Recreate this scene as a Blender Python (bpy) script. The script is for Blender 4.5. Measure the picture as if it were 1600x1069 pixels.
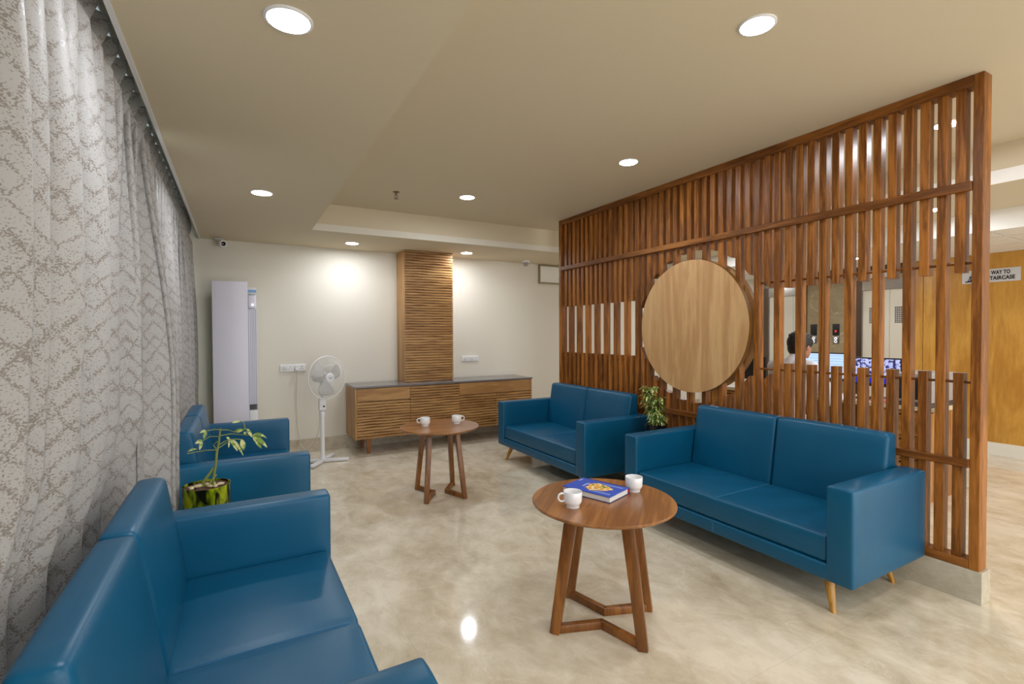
import bpy, bmesh, math, random
from mathutils import Vector, Matrix
PI = math.pi
random.seed(7)
S = bpy.context.scene
C = S.collection
for o in list(bpy.data.objects):
    bpy.data.objects.remove(o, do_unlink=True)

# ------------------------------------------------------------------ camera
F_PX, YAW, PITCH, ROLL, CAM_H = 766.475, 0.51, -0.0175, -0.0046, 1.4
cam = bpy.data.objects.new('camera', bpy.data.cameras.new('camera'))
C.objects.link(cam)
cam.data.sensor_fit = 'HORIZONTAL'
cam.data.sensor_width = 36.0
cam.data.lens = F_PX * 36.0 / 1600.0
cam.data.clip_start = 0.02
_F = Vector((math.sin(YAW) * math.cos(PITCH), math.cos(YAW) * math.cos(PITCH), math.sin(PITCH)))
_R = Vector((math.cos(YAW), -math.sin(YAW), 0))
_U = _R.cross(_F)
_R2 = _R * math.cos(ROLL) + _U * math.sin(ROLL)
_U2 = _U * math.cos(ROLL) - _R * math.sin(ROLL)
cam.matrix_world = Matrix(((_R2.x, _U2.x, -_F.x, 0), (_R2.y, _U2.y, -_F.y, 0), (_R2.z, _U2.z, -_F.z, CAM_H), (0, 0, 0, 1)))
S.camera = cam

# ------------------------------------------------------------------ world, exposure
S.view_settings.view_transform = 'Standard'
S.view_settings.look = 'None'
S.view_settings.gamma = 1
S.view_settings.use_curve_mapping = False
S.view_settings.exposure = 1.4
W = bpy.data.worlds.new('world')
S.world = W
W.use_nodes = True
W.node_tree.nodes['Background'].inputs[0].default_value = (0.98, 0.975, 0.97, 1)
W.node_tree.nodes['Background'].inputs[1].default_value = 1.05
LAMP = 85.0          # radiance of every ceiling downlight
LAMP_COL = (0.92, 0.965, 1.05)

# ------------------------------------------------------------------ materials
def s2l(c):
    return tuple(((v / 255) / 12.92 if v / 255 <= 0.04045 else ((v / 255 + 0.055) / 1.055) ** 2.4) for v in c)

def newmat(name):
    m = bpy.data.materials.new(name)
    m.use_nodes = True
    nt = m.node_tree
    return m, nt, nt.nodes['Principled BSDF']

def N(nt, typ, **kw):
    n = nt.nodes.new(typ)
    for k, v in kw.items():
        if k in n.inputs:
            n.inputs[k].default_value = v
        else:
            setattr(n, k, v)
    return n

def plain(name, rgb, rough=0.5, metal=0.0, coat=0.0, bump=0.0, bscale=300, emit=None, estr=0, lin=False, spec=0.5):
    m, nt, b = newmat(name)
    c = rgb if lin else s2l(rgb)
    b.inputs['Base Color'].default_value = (*c, 1)
    b.inputs['Roughness'].default_value = rough
    b.inputs['Metallic'].default_value = metal
    b.inputs['Coat Weight'].default_value = coat
    b.inputs['Specular IOR Level'].default_value = spec
    # slight procedural tone variation
    tc = N(nt, 'ShaderNodeTexCoord')
    no = N(nt, 'ShaderNodeTexNoise', Scale=bscale if bump else 6.0, Detail=3.0)
    nt.links.new(tc.outputs['Object'], no.inputs['Vector'])
    if bump:
        bp = N(nt, 'ShaderNodeBump', Strength=bump, Distance=0.002)
        nt.links.new(no.outputs[0], bp.inputs['Height'])
        nt.links.new(bp.outputs[0], b.inputs['Normal'])
    else:
        mr = N(nt, 'ShaderNodeMapRange')
        mr.inputs['To Min'].default_value = max(rough - 0.03, 0)
        mr.inputs['To Max'].default_value = min(rough + 0.03, 1)
        nt.links.new(no.outputs[0], mr.inputs[0])
        nt.links.new(mr.outputs[0], b.inputs['Roughness'])
    if emit:
        b.inputs['Emission Color'].default_value = (*emit, 1)
        b.inputs['Emission Strength'].default_value = estr
    return m

def wood(name, c1, c2, grain='Z', scale=9.0, stretch=14.0, rough=0.32, rand=0.25, coat=0.2, bump=0.05, spec=0.5):
    """wood with the grain along one object axis, a random tint for each object"""
    m, nt, b = newmat(name)
    L = nt.links.new
    tc = N(nt, 'ShaderNodeTexCoord')
    oi = N(nt, 'ShaderNodeObjectInfo')
    mp = N(nt, 'ShaderNodeMapping')
    sc = {'X': (1 / stretch, 1, 1), 'Y': (1, 1 / stretch, 1), 'Z': (1, 1, 1 / stretch)}[grain]
    mp.inputs['Scale'].default_value = sc
    mul = N(nt, 'ShaderNodeMath', operation='MULTIPLY')
    mul.inputs[1].default_value = 37.0
    L(oi.outputs['Random'], mul.inputs[0])
    cmb = N(nt, 'ShaderNodeCombineXYZ')
    for i in range(3):
        L(mul.outputs[0], cmb.inputs[i])
    L(cmb.outputs[0], mp.inputs['Location'])
    L(tc.outputs['Object'], mp.inputs['Vector'])
    n1 = N(nt, 'ShaderNodeTexNoise', Scale=scale, Detail=6.0, Roughness=0.6, Distortion=0.6)
    n2 = N(nt, 'ShaderNodeTexNoise', Scale=scale * 9, Detail=4.0, Roughness=0.65)
    L(mp.outputs[0], n1.inputs['Vector'])
    L(mp.outputs[0], n2.inputs['Vector'])
    wv = N(nt, 'ShaderNodeMath', operation='MULTIPLY')
    wv.inputs[1].default_value = 24.0
    L(n1.outputs[0], wv.inputs[0])
    sn = N(nt, 'ShaderNodeMath', operation='SINE')
    L(wv.outputs[0], sn.inputs[0])
    a1 = N(nt, 'ShaderNodeMath', operation='MULTIPLY_ADD')
    a1.inputs[1].default_value = 0.22
    L(sn.outputs[0], a1.inputs[0])
    L(n2.outputs[0], a1.inputs[2])
    cr = N(nt, 'ShaderNodeValToRGB')
    cr.color_ramp.elements[0].position = 0.25
    cr.color_ramp.elements[1].position = 0.78
    cr.color_ramp.elements[0].color = (*s2l(c1), 1)
    cr.color_ramp.elements[1].color = (*s2l(c2), 1)
    L(a1.outputs[0], cr.inputs[0])
    hs = N(nt, 'ShaderNodeHueSaturation')
    mr = N(nt, 'ShaderNodeMapRange')
    mr.inputs['To Min'].default_value = 1 - rand
    mr.inputs['To Max'].default_value = 1 + rand
    L(oi.outputs['Random'], mr.inputs[0])
    L(mr.outputs[0], hs.inputs['Value'])
    L(cr.outputs[0], hs.inputs['Color'])
    L(hs.outputs[0], b.inputs['Base Color'])
    b.inputs['Roughness'].default_value = rough
    b.inputs['Specular IOR Level'].default_value = spec
    b.inputs['Coat Weight'].default_value = coat
    b.inputs['Coat Roughness'].default_value = 0.2
    bp = N(nt, 'ShaderNodeBump', Strength=bump, Distance=0.003)
    L(a1.outputs[0], bp.inputs['Height'])
    L(bp.outputs[0], b.inputs['Normal'])
    return m

def marble(name, c1, c2, c3, rough=0.08, tile=0.8, joints=True, sc=1.0):
    m, nt, b = newmat(name)
    L = nt.links.new
    tc = N(nt, 'ShaderNodeTexCoord')
    mp = N(nt, 'ShaderNodeMapping')
    mp.inputs['Rotation'].default_value = (0, 0, 0.6)
    mp.inputs['Scale'].default_value = (1.0, 0.7, 1.0)
    L(tc.outputs['Object'], mp.inputs['Vector'])
    n1 = N(nt, 'ShaderNodeTexNoise', Scale=1.6 * sc, Detail=8.0, Roughness=0.62, Distortion=0.9)
    n2 = N(nt, 'ShaderNodeTexNoise', Scale=7 * sc, Detail=8.0, Roughness=0.7, Distortion=0.4)
    L(mp.outputs[0], n1.inputs['Vector'])
    L(mp.outputs[0], n2.inputs['Vector'])
    ad = N(nt, 'ShaderNodeMath', operation='MULTIPLY_ADD')
    ad.inputs[1].default_value = 0.62
    L(n2.outputs[0], ad.inputs[0])
    h = N(nt, 'ShaderNodeMath', operation='MULTIPLY')
    h.inputs[1].default_value = 0.6
    L(n1.outputs[0], h.inputs[0])
    L(h.outputs[0], ad.inputs[2])
    cr = N(nt, 'ShaderNodeValToRGB')
    e = cr.color_ramp.elements
    e[0].position = 0.40
    e[0].color = (*s2l(c1), 1)
    e[1].position = 0.72
    e[1].color = (*s2l(c3), 1)
    mid = e.new(0.56)
    mid.color = (*s2l(c2), 1)
    L(ad.outputs[0], cr.inputs[0])
    # thin pale veins
    n3 = N(nt, 'ShaderNodeTexNoise', Scale=1.9 * sc, Detail=5.0, Roughness=0.55, Distortion=1.6)
    L(mp.outputs[0], n3.inputs['Vector'])
    s1 = N(nt, 'ShaderNodeMath', operation='SUBTRACT')
    s1.inputs[1].default_value = 0.5
    L(n3.outputs[0], s1.inputs[0])
    s2 = N(nt, 'ShaderNodeMath', operation='ABSOLUTE')
    L(s1.outputs[0], s2.inputs[0])
    s3 = N(nt, 'ShaderNodeMapRange')
    s3.inputs['From Min'].default_value = 0.0
    s3.inputs['From Max'].default_value = 0.007
    s3.inputs['To Min'].default_value = 0.5
    s3.inputs['To Max'].default_value = 0.0
    L(s2.outputs[0], s3.inputs[0])
    s4 = N(nt, 'ShaderNodeMath', operation='MULTIPLY')
    L(s3.outputs[0], s4.inputs[0])
    L(n2.outputs[0], s4.inputs[1])
    mx = N(nt, 'ShaderNodeMix', data_type='RGBA')
    L(s4.outputs[0], mx.inputs[0])
    L(cr.outputs[0], mx.inputs[6])
    mx.inputs[7].default_value = (*s2l((238, 228, 208)), 1)
    col = mx.outputs[2]
    if joints:
        sp = N(nt, 'ShaderNodeSeparateXYZ')
        L(tc.outputs['Object'], sp.inputs[0])
        outs = []
        for ax, off in (('X', 0.13), ('Y', 0.36)):
            a = N(nt, 'ShaderNodeMath', operation='ADD')
            a.inputs[1].default_value = off + 40 * tile
            L(sp.outputs[ax], a.inputs[0])
            p = N(nt, 'ShaderNodeMath', operation='PINGPONG')
            p.inputs[1].default_value = tile / 2
            L(a.outputs[0], p.inputs[0])
            q = N(nt, 'ShaderNodeMath', operation='LESS_THAN')
            q.inputs[1].default_value = 0.0011
            L(p.outputs[0], q.inputs[0])
            outs.append(q)
        mxx = N(nt, 'ShaderNodeMath', operation='MAXIMUM')
        L(outs[0].outputs[0], mxx.inputs[0])
        L(outs[1].outputs[0], mxx.inputs[1])
        f = N(nt, 'ShaderNodeMath', operation='MULTIPLY')
        f.inputs[1].default_value = 0.22
        L(mxx.outputs[0], f.inputs[0])
        m2 = N(nt, 'ShaderNodeMix', data_type='RGBA')
        L(f.outputs[0], m2.inputs[0])
        L(col, m2.inputs[6])
        m2.inputs[7].default_value = (*s2l((128, 116, 96)), 1)
        col = m2.outputs[2]
    L(col, b.inputs['Base Color'])
    b.inputs['Roughness'].default_value = rough
    return m

M = {}
M['wall'] = plain('cream_wall_paint', (224, 218, 203), 0.75, bump=0.03, bscale=90)
M['ceil'] = plain('beige_ceiling_paint', (214, 201, 173), 0.8, bump=0.02, bscale=120)
M['lip'] = plain('lit_lip_and_panel_white', (242, 240, 232), 0.6)  # on the riser lips this white stands in for light falling there
M['floor'] = marble('beige_marble_floor', (178, 163, 137), (203, 190, 165), (223, 213, 192))
M['skirt'] = marble('marble_skirting', (158, 146, 124), (178, 166, 144), (196, 184, 162), rough=0.2, joints=False, sc=2)
M['kerb'] = marble('marble_kerb', (176, 168, 148), (190, 182, 162), (204, 196, 178), rough=0.25, joints=False, sc=2)
M['whiteskirt'] = plain('white_skirting', (226, 222, 208), 0.3)
M['slat'] = wood('stained_screen_wood', (110, 64, 20), (168, 106, 42), 'Z', 10, 12, rough=0.4, rand=0.12, coat=0.0, spec=0.3)
M['slatY'] = wood('stained_rail_wood', (104, 60, 20), (158, 100, 42), 'Y', 10, 12, rough=0.4, rand=0.08, coat=0.0, spec=0.3)
M['disc'] = wood('light_disc_veneer', (184, 140, 90), (206, 166, 114), 'Z', 4, 9, rough=0.42, rand=0.02, coat=0.0)
M['discedge'] = plain('disc_edge', (120, 82, 34), 0.5)
M['cab'] = wood('cabinet_oak', (152, 108, 58), (184, 140, 84), 'X', 7, 10, rough=0.45, rand=0.05, coat=0.05)
M['cabZ'] = wood('cabinet_oak_upright', (158, 112, 60), (190, 146, 88), 'Z', 7, 16, rough=0.45, rand=0.03, coat=0.05)
M['table'] = wood('walnut_tabletop', (124, 78, 38), (164, 110, 60), 'Y', 6, 14, rough=0.3, rand=0.03, coat=0.2)
M['tleg'] = wood('walnut_leg', (112, 66, 20), (156, 98, 38), 'Z', 6, 12, rough=0.35, rand=0.05, coat=0.15)
M['sleg'] = wood('golden_sofa_leg', (164, 112, 30), (200, 148, 58), 'Z', 8, 12, rough=0.35, rand=0.03)
M['panel'] = wood('wall_veneer', (174, 122, 46), (200, 150, 66), 'Z', 2.6, 6, rough=0.4, rand=0.03, coat=0.0)
M['desk'] = wood('desk_veneer', (150, 98, 34), (188, 134, 62), 'X', 6, 10, rough=0.4, rand=0.03)
M['flute'] = wood('fluted_desk_wood', (150, 96, 42), (190, 136, 72), 'Z', 6, 12, rough=0.4, rand=0.02)
M['granite'] = plain('grey_granite_top', (112, 108, 108), 0.18)
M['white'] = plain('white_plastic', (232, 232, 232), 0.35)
M['matwhite'] = plain('matt_white_plastic', (214, 212, 208), 0.5)
M['porcelain'] = plain('white_porcelain', (238, 238, 238), 0.15, coat=0.5)
M['lilac'] = plain('pearl_lilac_panel', (234, 232, 244), 0.3)
M['acside'] = plain('pale_side_panel', (206, 214, 216), 0.4)
M['acgrille'] = plain('grey_louvre', (206, 206, 216), 0.4)
M['bluetape'] = plain('blue_sticker', (120, 168, 226), 0.4)
M['black'] = plain('black_plastic', (22, 22, 24), 0.4)
M['darkgrey'] = plain('dark_grey_plastic', (58, 58, 62), 0.5)
M['grey'] = plain('warm_grey_plastic', (158, 152, 148), 0.5)
M['lens'] = plain('camera_lens', (20, 12, 12), 0.1)
M['steel'] = plain('brushed_steel', (176, 170, 160), 0.22, metal=1.0)
M['darksteel'] = plain('dark_brushed_steel', (112, 100, 90), 0.25, metal=1.0)
M['liftdoor'] = plain('champagne_lift_door', (214, 208, 190), 0.35, metal=0.15)
M['stone'] = marble('lift_wall_stone', (140, 124, 94), (152, 136, 104), (166, 150, 118), rough=0.25, joints=False, sc=0.6)
M['frametan'] = plain('tan_frame', (150, 138, 100), 0.5)
M['tile'] = plain('ceiling_tile', (236, 232, 224), 0.85, bump=0.05, bscale=200)
M['tbar'] = plain('ceiling_grid_bar', (80, 74, 66), 0.6)
M['signwhite'] = plain('sign_face', (206, 208, 210), 0.4)
M['signblack'] = plain('sign_lettering', (24, 24, 26), 0.5)
M['soil'] = plain('potting_soil', (88, 62, 42), 0.95, bump=0.9, bscale=60)
M['pebble'] = plain('pale_pebble', (206, 190, 150), 0.6)
M['stem'] = plain('plant_stem', (128, 138, 66), 0.55)
M['darkwood'] = plain('black_stand', (30, 26, 24), 0.45)
M['pages'] = plain('book_pages', (222, 220, 214), 0.8)
M['paper'] = plain('paper', (232, 232, 236), 0.7)
M['red'] = plain('red_plastic', (190, 30, 40), 0.4)
M['skin'] = plain('skin', (176, 122, 92), 0.5)
M['hair'] = plain('black_hair', (20, 17, 16), 0.55, bump=0.6, bscale=160)
M['shirt'] = plain('white_shirt', (226, 228, 236), 0.8, bump=0.2, bscale=30)
M['trousers'] = plain('dark_trousers', (40, 40, 46), 0.8)
M['brass'] = plain('sprinkler_metal', (128, 112, 92), 0.35, metal=0.8)
M['cable'] = plain('white_cable', (206, 200, 186), 0.5)
M['lamp'] = plain('lit_diffuser', (255, 255, 255), 0.5, emit=LAMP_COL, estr=LAMP)
M['seam'] = plain('dark_gap', (30, 22, 14), 0.9)

# thin window glass
m, nt, b = newmat('window_glass'); M['pane'] = m
tr = N(nt, 'ShaderNodeBsdfTransparent'); tr.inputs[0].default_value = (0.88, 0.93, 0.91, 1)
gs = N(nt, 'ShaderNodeBsdfGlossy'); gs.inputs['Roughness'].default_value = 0.02
mxs = N(nt, 'ShaderNodeMixShader'); mxs.inputs[0].default_value = 0.08
nt.links.new(tr.outputs[0], mxs.inputs[1]); nt.links.new(gs.outputs[0], mxs.inputs[2])
nt.links.new(mxs.outputs[0], nt.nodes['Material Output'].inputs[0])

# leather
m, nt, b = newmat('blue_leatherette'); M['leather'] = m
b.inputs['Roughness'].default_value = 0.36
b.inputs['Specular IOR Level'].default_value = 0.36
tc = N(nt, 'ShaderNodeTexCoord')
n1 = N(nt, 'ShaderNodeTexNoise', Scale=260.0, Detail=2.0)
n2 = N(nt, 'ShaderNodeTexNoise', Scale=3.0, Detail=2.0)
nt.links.new(tc.outputs['Object'], n1.inputs['Vector']); nt.links.new(tc.outputs['Object'], n2.inputs['Vector'])
cr = N(nt, 'ShaderNodeValToRGB')
cr.color_ramp.elements[0].color = (*s2l((3, 76, 108)), 1); cr.color_ramp.elements[1].color = (*s2l((4, 88, 124)), 1)
nt.links.new(n2.outputs[0], cr.inputs[0]); nt.links.new(cr.outputs[0], b.inputs['Base Color'])
bp = N(nt, 'ShaderNodeBump', Strength=0.12, Distance=0.001)
nt.links.new(n1.outputs[0], bp.inputs['Height'])
bp2 = N(nt, 'ShaderNodeBump', Strength=0.25, Distance=0.01)
nt.links.new(n2.outputs[0], bp2.inputs['Height']); nt.links.new(bp.outputs[0], bp2.inputs['Normal'])
nt.links.new(bp2.outputs[0], b.inputs['Normal'])
M['stitch'] = plain('blue_stitching', (44, 112, 156), 0.6)
M['groove'] = plain('blue_seam', (2, 40, 66), 0.7)

# curtain jacquard
m, nt, b = newmat('jacquard_curtain'); M['curtain'] = m
L = nt.links.new
uv = N(nt, 'ShaderNodeUVMap')
wob = N(nt, 'ShaderNodeTexNoise', Scale=22.0, Detail=3.0); L(uv.outputs[0], wob.inputs['Vector'])
mxv = N(nt, 'ShaderNodeVectorMath', operation='MULTIPLY_ADD')
L(wob.outputs['Color'], mxv.inputs[0]); mxv.inputs[1].default_value = (0.032, 0.032, 0); L(uv.outputs[0], mxv.inputs[2])
sep = N(nt, 'ShaderNodeSeparateXYZ'); L(mxv.outputs[0], sep.inputs[0])
def mth(op, a, bb=None, c=None):
    n = N(nt, 'ShaderNodeMath', operation=op)
    for i, v in enumerate((a, bb, c)):
        if v is None: continue
        if isinstance(v, (int, float)): n.inputs[i].default_value = v
        else: L(v, n.inputs[i])
    return n.outputs[0]
zz = mth('PINGPONG', mth('ADD', sep.outputs['X'], 50), 0.045)
d1 = mth('PINGPONG', mth('ADD', mth('ADD', sep.outputs['Y'], 50), mth('MULTIPLY', zz, 1.2)), 0.034)
dg = mth('PINGPONG', mth('SUBTRACT', mth('ADD', sep.outputs['Y'], 50), mth('MULTIPLY', zz, 1.9)), 0.085)
ln = mth('MAXIMUM', mth('SUBTRACT', 1.0, mth('MULTIPLY', d1, 75)), mth('SUBTRACT', 1.0, mth('MULTIPLY', dg, 60)))
sp1 = N(nt, 'ShaderNodeTexNoise', Scale=230.0, Detail=2.0, Roughness=0.6); L(uv.outputs[0], sp1.inputs['Vector'])
sp2 = N(nt, 'ShaderNodeTexNoise', Scale=18.0, Detail=2.0); L(uv.outputs[0], sp2.inputs['Vector'])
dens = mth('ADD', mth('MULTIPLY', mth('MAXIMUM', ln, 0.0), 0.15), mth('MULTIPLY', mth('SUBTRACT', sp2.outputs[0], 0.57), 0.3))
val = mth('ADD', sp1.outputs[0], dens)
th = N(nt, 'ShaderNodeMapRange'); th.inputs['From Min'].default_value = 0.56; th.inputs['From Max'].default_value = 0.61
L(val, th.inputs[0])
mx = N(nt, 'ShaderNodeMix', data_type='RGBA')
L(th.outputs[0], mx.inputs[0])
mx.inputs[6].default_value = (*s2l((168, 166, 163)), 1)
mx.inputs[7].default_value = (*s2l((128, 121, 112)), 1)
L(mx.outputs[2], b.inputs['Base Color'])
mr = N(nt, 'ShaderNodeMapRange'); mr.inputs['To Min'].default_value = 0.6; mr.inputs['To Max'].default_value = 0.42
L(th.outputs[0], mr.inputs[0]); L(mr.outputs[0], b.inputs['Roughness'])
b.inputs['Sheen Weight'].default_value = 0.1

# bamboo painted pot
m, nt, b = newmat('gold_green_pot'); M['pot'] = m
L = nt.links.new
tc = N(nt, 'ShaderNodeTexCoord'); mp = N(nt, 'ShaderNodeMapping'); mp.inputs['Scale'].default_value = (1, 1, 0.35)
L(tc.outputs['Object'], mp.inputs['Vector'])
n1 = N(nt, 'ShaderNodeTexNoise', Scale=22.0, Detail=4.0, Distortion=1.0); L(mp.outputs[0], n1.inputs['Vector'])
cr = N(nt, 'ShaderNodeValToRGB')
e = cr.color_ramp.elements
e[0].position = 0.42; e[0].color = (*s2l((20, 28, 8)), 1); e[1].position = 0.5; e[1].color = (*s2l((120, 140, 10)), 1)
k = e.new(0.62); k.color = (*s2l((190, 206, 20)), 1)
L(n1.outputs[0], cr.inputs[0]); L(cr.outputs[0], b.inputs['Base Color'])
b.inputs['Metallic'].default_value = 0.35; b.inputs['Roughness'].default_value = 0.25

def leafmat(name, g, y, thr, sc):
    m, nt, b = newmat(name)
    tc = N(nt, 'ShaderNodeTexCoord')
    n1 = N(nt, 'ShaderNodeTexNoise', Scale=sc, Detail=3.0)
    nt.links.new(tc.outputs['Object'], n1.inputs['Vector'])
    cr = N(nt, 'ShaderNodeValToRGB')
    cr.color_ramp.elements[0].position = thr - 0.04; cr.color_ramp.elements[1].position = thr + 0.04
    cr.color_ramp.elements[0].color = (*s2l(g), 1); cr.color_ramp.elements[1].color = (*s2l(y), 1)
    nt.links.new(n1.outputs[0], cr.inputs[0]); nt.links.new(cr.outputs[0], b.inputs['Base Color'])
    b.inputs['Roughness'].default_value = 0.4
    b.inputs['Subsurface Weight'].default_value = 0.0
    return m
M['leafa'] = leafmat('wilting_leaf', (110, 140, 50), (196, 200, 130), 0.5, 40)
M['leafb'] = leafmat('variegated_leaf', (58, 104, 36), (214, 216, 130), 0.52, 60)

# fan cage: fine wire guard
m, nt, b = newmat('sheer_fan_blade'); M['blade'] = m
b.inputs['Base Color'].default_value = (*s2l((222, 220, 216)), 1); b.inputs['Roughness'].default_value = 0.3
b.inputs['Transmission Weight'].default_value = 0.35

# screens
def screen_mat(name, base, blot, strength, sc):
    m, nt, b = newmat(name)
    tc = N(nt, 'ShaderNodeTexCoord')
    v = N(nt, 'ShaderNodeTexVoronoi', Scale=sc)
    n1 = N(nt, 'ShaderNodeTexNoise', Scale=sc * 1.6, Detail=4.0)
    nt.links.new(tc.outputs['Object'], v.inputs['Vector']); nt.links.new(tc.outputs['Object'], n1.inputs['Vector'])
    cr = N(nt, 'ShaderNodeValToRGB')
    cr.color_ramp.elements[0].position = 0.44; cr.color_ramp.elements[1].position = 0.52
    cr.color_ramp.elements[0].color = (*s2l(blot), 1); cr.color_ramp.elements[1].color = (*s2l(base), 1)
    nt.links.new(n1.outputs[0], cr.inputs[0])
    b.inputs['Base Color'].default_value = (0.01, 0.01, 0.01, 1)
    nt.links.new(cr.outputs[0], b.inputs['Emission Color'])
    b.inputs['Emission Strength'].default_value = strength
    b.inputs['Roughness'].default_value = 0.2
    return m
M['scr_plain'] = plain('lit_page_screen', (10, 10, 12), 0.2, emit=s2l((196, 222, 250)), estr=0.42)
M['scr_line'] = plain('lit_page_line', (10, 10, 12), 0.2, emit=s2l((90, 160, 226)), estr=0.36)
M['scr_cctv'] = screen_mat('lit_camera_tiles', (190, 196, 246), (30, 30, 84), 0.42, 22)
M['scr_blue'] = plain('lit_taskbar', (10, 10, 12), 0.2, emit=s2l((30, 40, 170)), estr=0.35)
M['led_red'] = plain('red_led', (40, 0, 0), 0.4, emit=(1, 0.02, 0.03), estr=0.9)
M['led_white'] = plain('white_led', (40, 40, 40), 0.4, emit=(0.9, 0.95, 1), estr=0.6)
# book cover
m, nt, b = newmat('book_art'); M['art'] = m
L = nt.links.new
tc = N(nt, 'ShaderNodeTexCoord'); v = N(nt, 'ShaderNodeTexNoise', Scale=60.0, Detail=2.0); L(tc.outputs['Object'], v.inputs['Vector'])
cr = N(nt, 'ShaderNodeValToRGB'); e = cr.color_ramp.elements
cr.color_ramp.interpolation = 'LINEAR'
e[0].position = 0.40; e[0].color = (*s2l((70, 140, 60)), 1); e[1].position = 0.62; e[1].color = (*s2l((240, 236, 220)), 1)
for p, c in ((0.44, (226, 150, 20)), (0.49, (236, 196, 60)), (0.53, (216, 110, 50)), (0.57, (240, 190, 140))):
    k = e.new(p); k.color = (*s2l(c), 1)
L(v.outputs[0], cr.inputs[0]); L(cr.outputs[0], b.inputs['Base Color'])
M['cover'] = plain('blue_book_cover', (44, 88, 196), 0.3, coat=0.3)
M['coverdark'] = plain('navy_book_edge', (34, 40, 110), 0.4)

# ------------------------------------------------------------------ mesh helpers
def link(name, bm, mats, parent=None, loc=None, smooth=True, rot=None, auto=True):
    me = bpy.data.meshes.new(name)
    bm.normal_update()
    bm.to_mesh(me)
    bm.free()
    o = bpy.data.objects.new(name, me)
    C.objects.link(o)
    if not isinstance(mats, (list, tuple)):
        mats = [mats]
    for mm_ in mats:
        me.materials.append(M[mm_] if isinstance(mm_, str) else mm_)
    if parent:
        o.parent = parent
    if loc:
        o.location = loc
    if rot:
        o.rotation_euler = rot
    if smooth:
        me.shade_smooth()
        if auto:
            me.set_sharp_from_angle(angle=math.radians(38))
    return o

def thing(name, label, cat, loc=(0, 0, 0), rotz=0.0, group=None):
    o = bpy.data.objects.new(name, None)
    C.objects.link(o)
    o.empty_display_size = 0.1
    o.location = loc
    o.rotation_euler = (0, 0, rotz)
    tag(o, label, cat, group)
    return o

def tag(o, label, cat, group=None, kind=None):
    o['label'] = label
    if cat:
        o['category'] = cat
    if group:
        o['group'] = group
    if kind:
        o['kind'] = kind
    return o

def struct(name, bm, mats, label=None, smooth=False, parent=None):
    o = link(name, bm, mats, parent, smooth=smooth)
    if not parent:
        o['kind'] = 'structure'
        if label:
            o['label'] = label
    return o

def B():
    return bmesh.new()

def box(bm, x0, x1, y0, y1, z0, z1, mi=0, bev=0.0, seg=2):
    vs = [bm.verts.new((x, y, z)) for x in (x0, x1) for y in (y0, y1) for z in (z0, z1)]
    f = [(0, 1, 3, 2), (4, 6, 7, 5), (0, 4, 5, 1), (2, 3, 7, 6), (0, 2, 6, 4), (1, 5, 7, 3)]
    fs = [bm.faces.new([vs[i] for i in q]) for q in f]
    for q in fs:
        q.material_index = mi
    if bev:
        es = list({e for q in fs for e in q.edges})
        r = bmesh.ops.bevel(bm, geom=es, offset=bev, segments=seg, profile=0.5, affect='EDGES')
        for q in r['faces']:
            q.material_index = mi
        vs = list({v for q in r['faces'] for v in q.verts})
    return vs

def axis_coords(h, r, n, nr=3):
    a = [-h + r * (1 - math.cos(k * PI / 2 / nr)) for k in range(nr)]
    inn = [(-h + r) + (2 * h - 2 * r) * k / n for k in range(n + 1)]
    return a + inn + [-v for v in reversed(a)]

def softbox(bm, hx, hy, hz, r, n=(8, 8, 8), fn=None, center=(0, 0, 0), mi=0, nr=3):
    """rounded box out of a grid; fn(Vector) bends or puffs it"""
    ax = [axis_coords(h, r, k, nr) for h, k in zip((hx, hy, hz), n)]
    H = (hx, hy, hz)
    cache = {}
    def vert(p):
        key = tuple(round(c, 6) for c in p)
        if key in cache:
            return cache[key]
        q = Vector(p)
        c = Vector([max(-(H[i] - r), min(H[i] - r, q[i])) for i in range(3)])
        d = q - c
        if d.length > 1e-9:
            q = c + d.normalized() * r
        if fn:
            q = fn(q)
        v = bm.verts.new(q + Vector(center))
        cache[key] = v
        return v
    for i in range(3):
        j, k = (i + 1) % 3, (i + 2) % 3
        for s in (-1, 1):
            for a in range(len(ax[j]) - 1):
                for bb in range(len(ax[k]) - 1):
                    q = []
                    for (u, w) in ((a, bb), (a + 1, bb), (a + 1, bb + 1), (a, bb + 1)):
                        p = [0, 0, 0]
                        p[i] = s * H[i]
                        p[j] = ax[j][u]
                        p[k] = ax[k][w]
                        q.append(vert(p))
                    if s < 0:
                        q.reverse()
                    if len(set(q)) == 4:
                        f = bm.faces.new(q)
                        f.material_index = mi

def lathe(bm, prof, n=32, center=(0, 0, 0), mi=0, cap=True):
    """prof: list of (r, z)"""
    rings = []
    for r, z in prof:
        if r < 1e-6:
            rings.append([bm.verts.new((center[0], center[1], center[2] + z))])
        else:
            rings.append([bm.verts.new((center[0] + r * math.cos(2 * PI * k / n), center[1] + r * math.sin(2 * PI * k / n), center[2] + z)) for k in range(n)])
    for a, b_ in zip(rings, rings[1:]):
        for k in range(n):
            k2 = (k + 1) % n
            if len(a) == 1 and len(b_) == 1:
                continue
            if len(a) == 1:
                f = bm.faces.new((a[0], b_[k2], b_[k]))
            elif len(b_) == 1:
                f = bm.faces.new((a[k], a[k2], b_[0]))
            else:
                f = bm.faces.new((a[k], a[k2], b_[k2], b_[k]))
            f.material_index = mi
    if cap:
        for rg, rev in ((rings[0], True), (rings[-1], False)):
            if len(rg) > 1:
                f = bm.faces.new(list(reversed(rg)) if rev else rg)
                f.material_index = mi
    return rings

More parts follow.
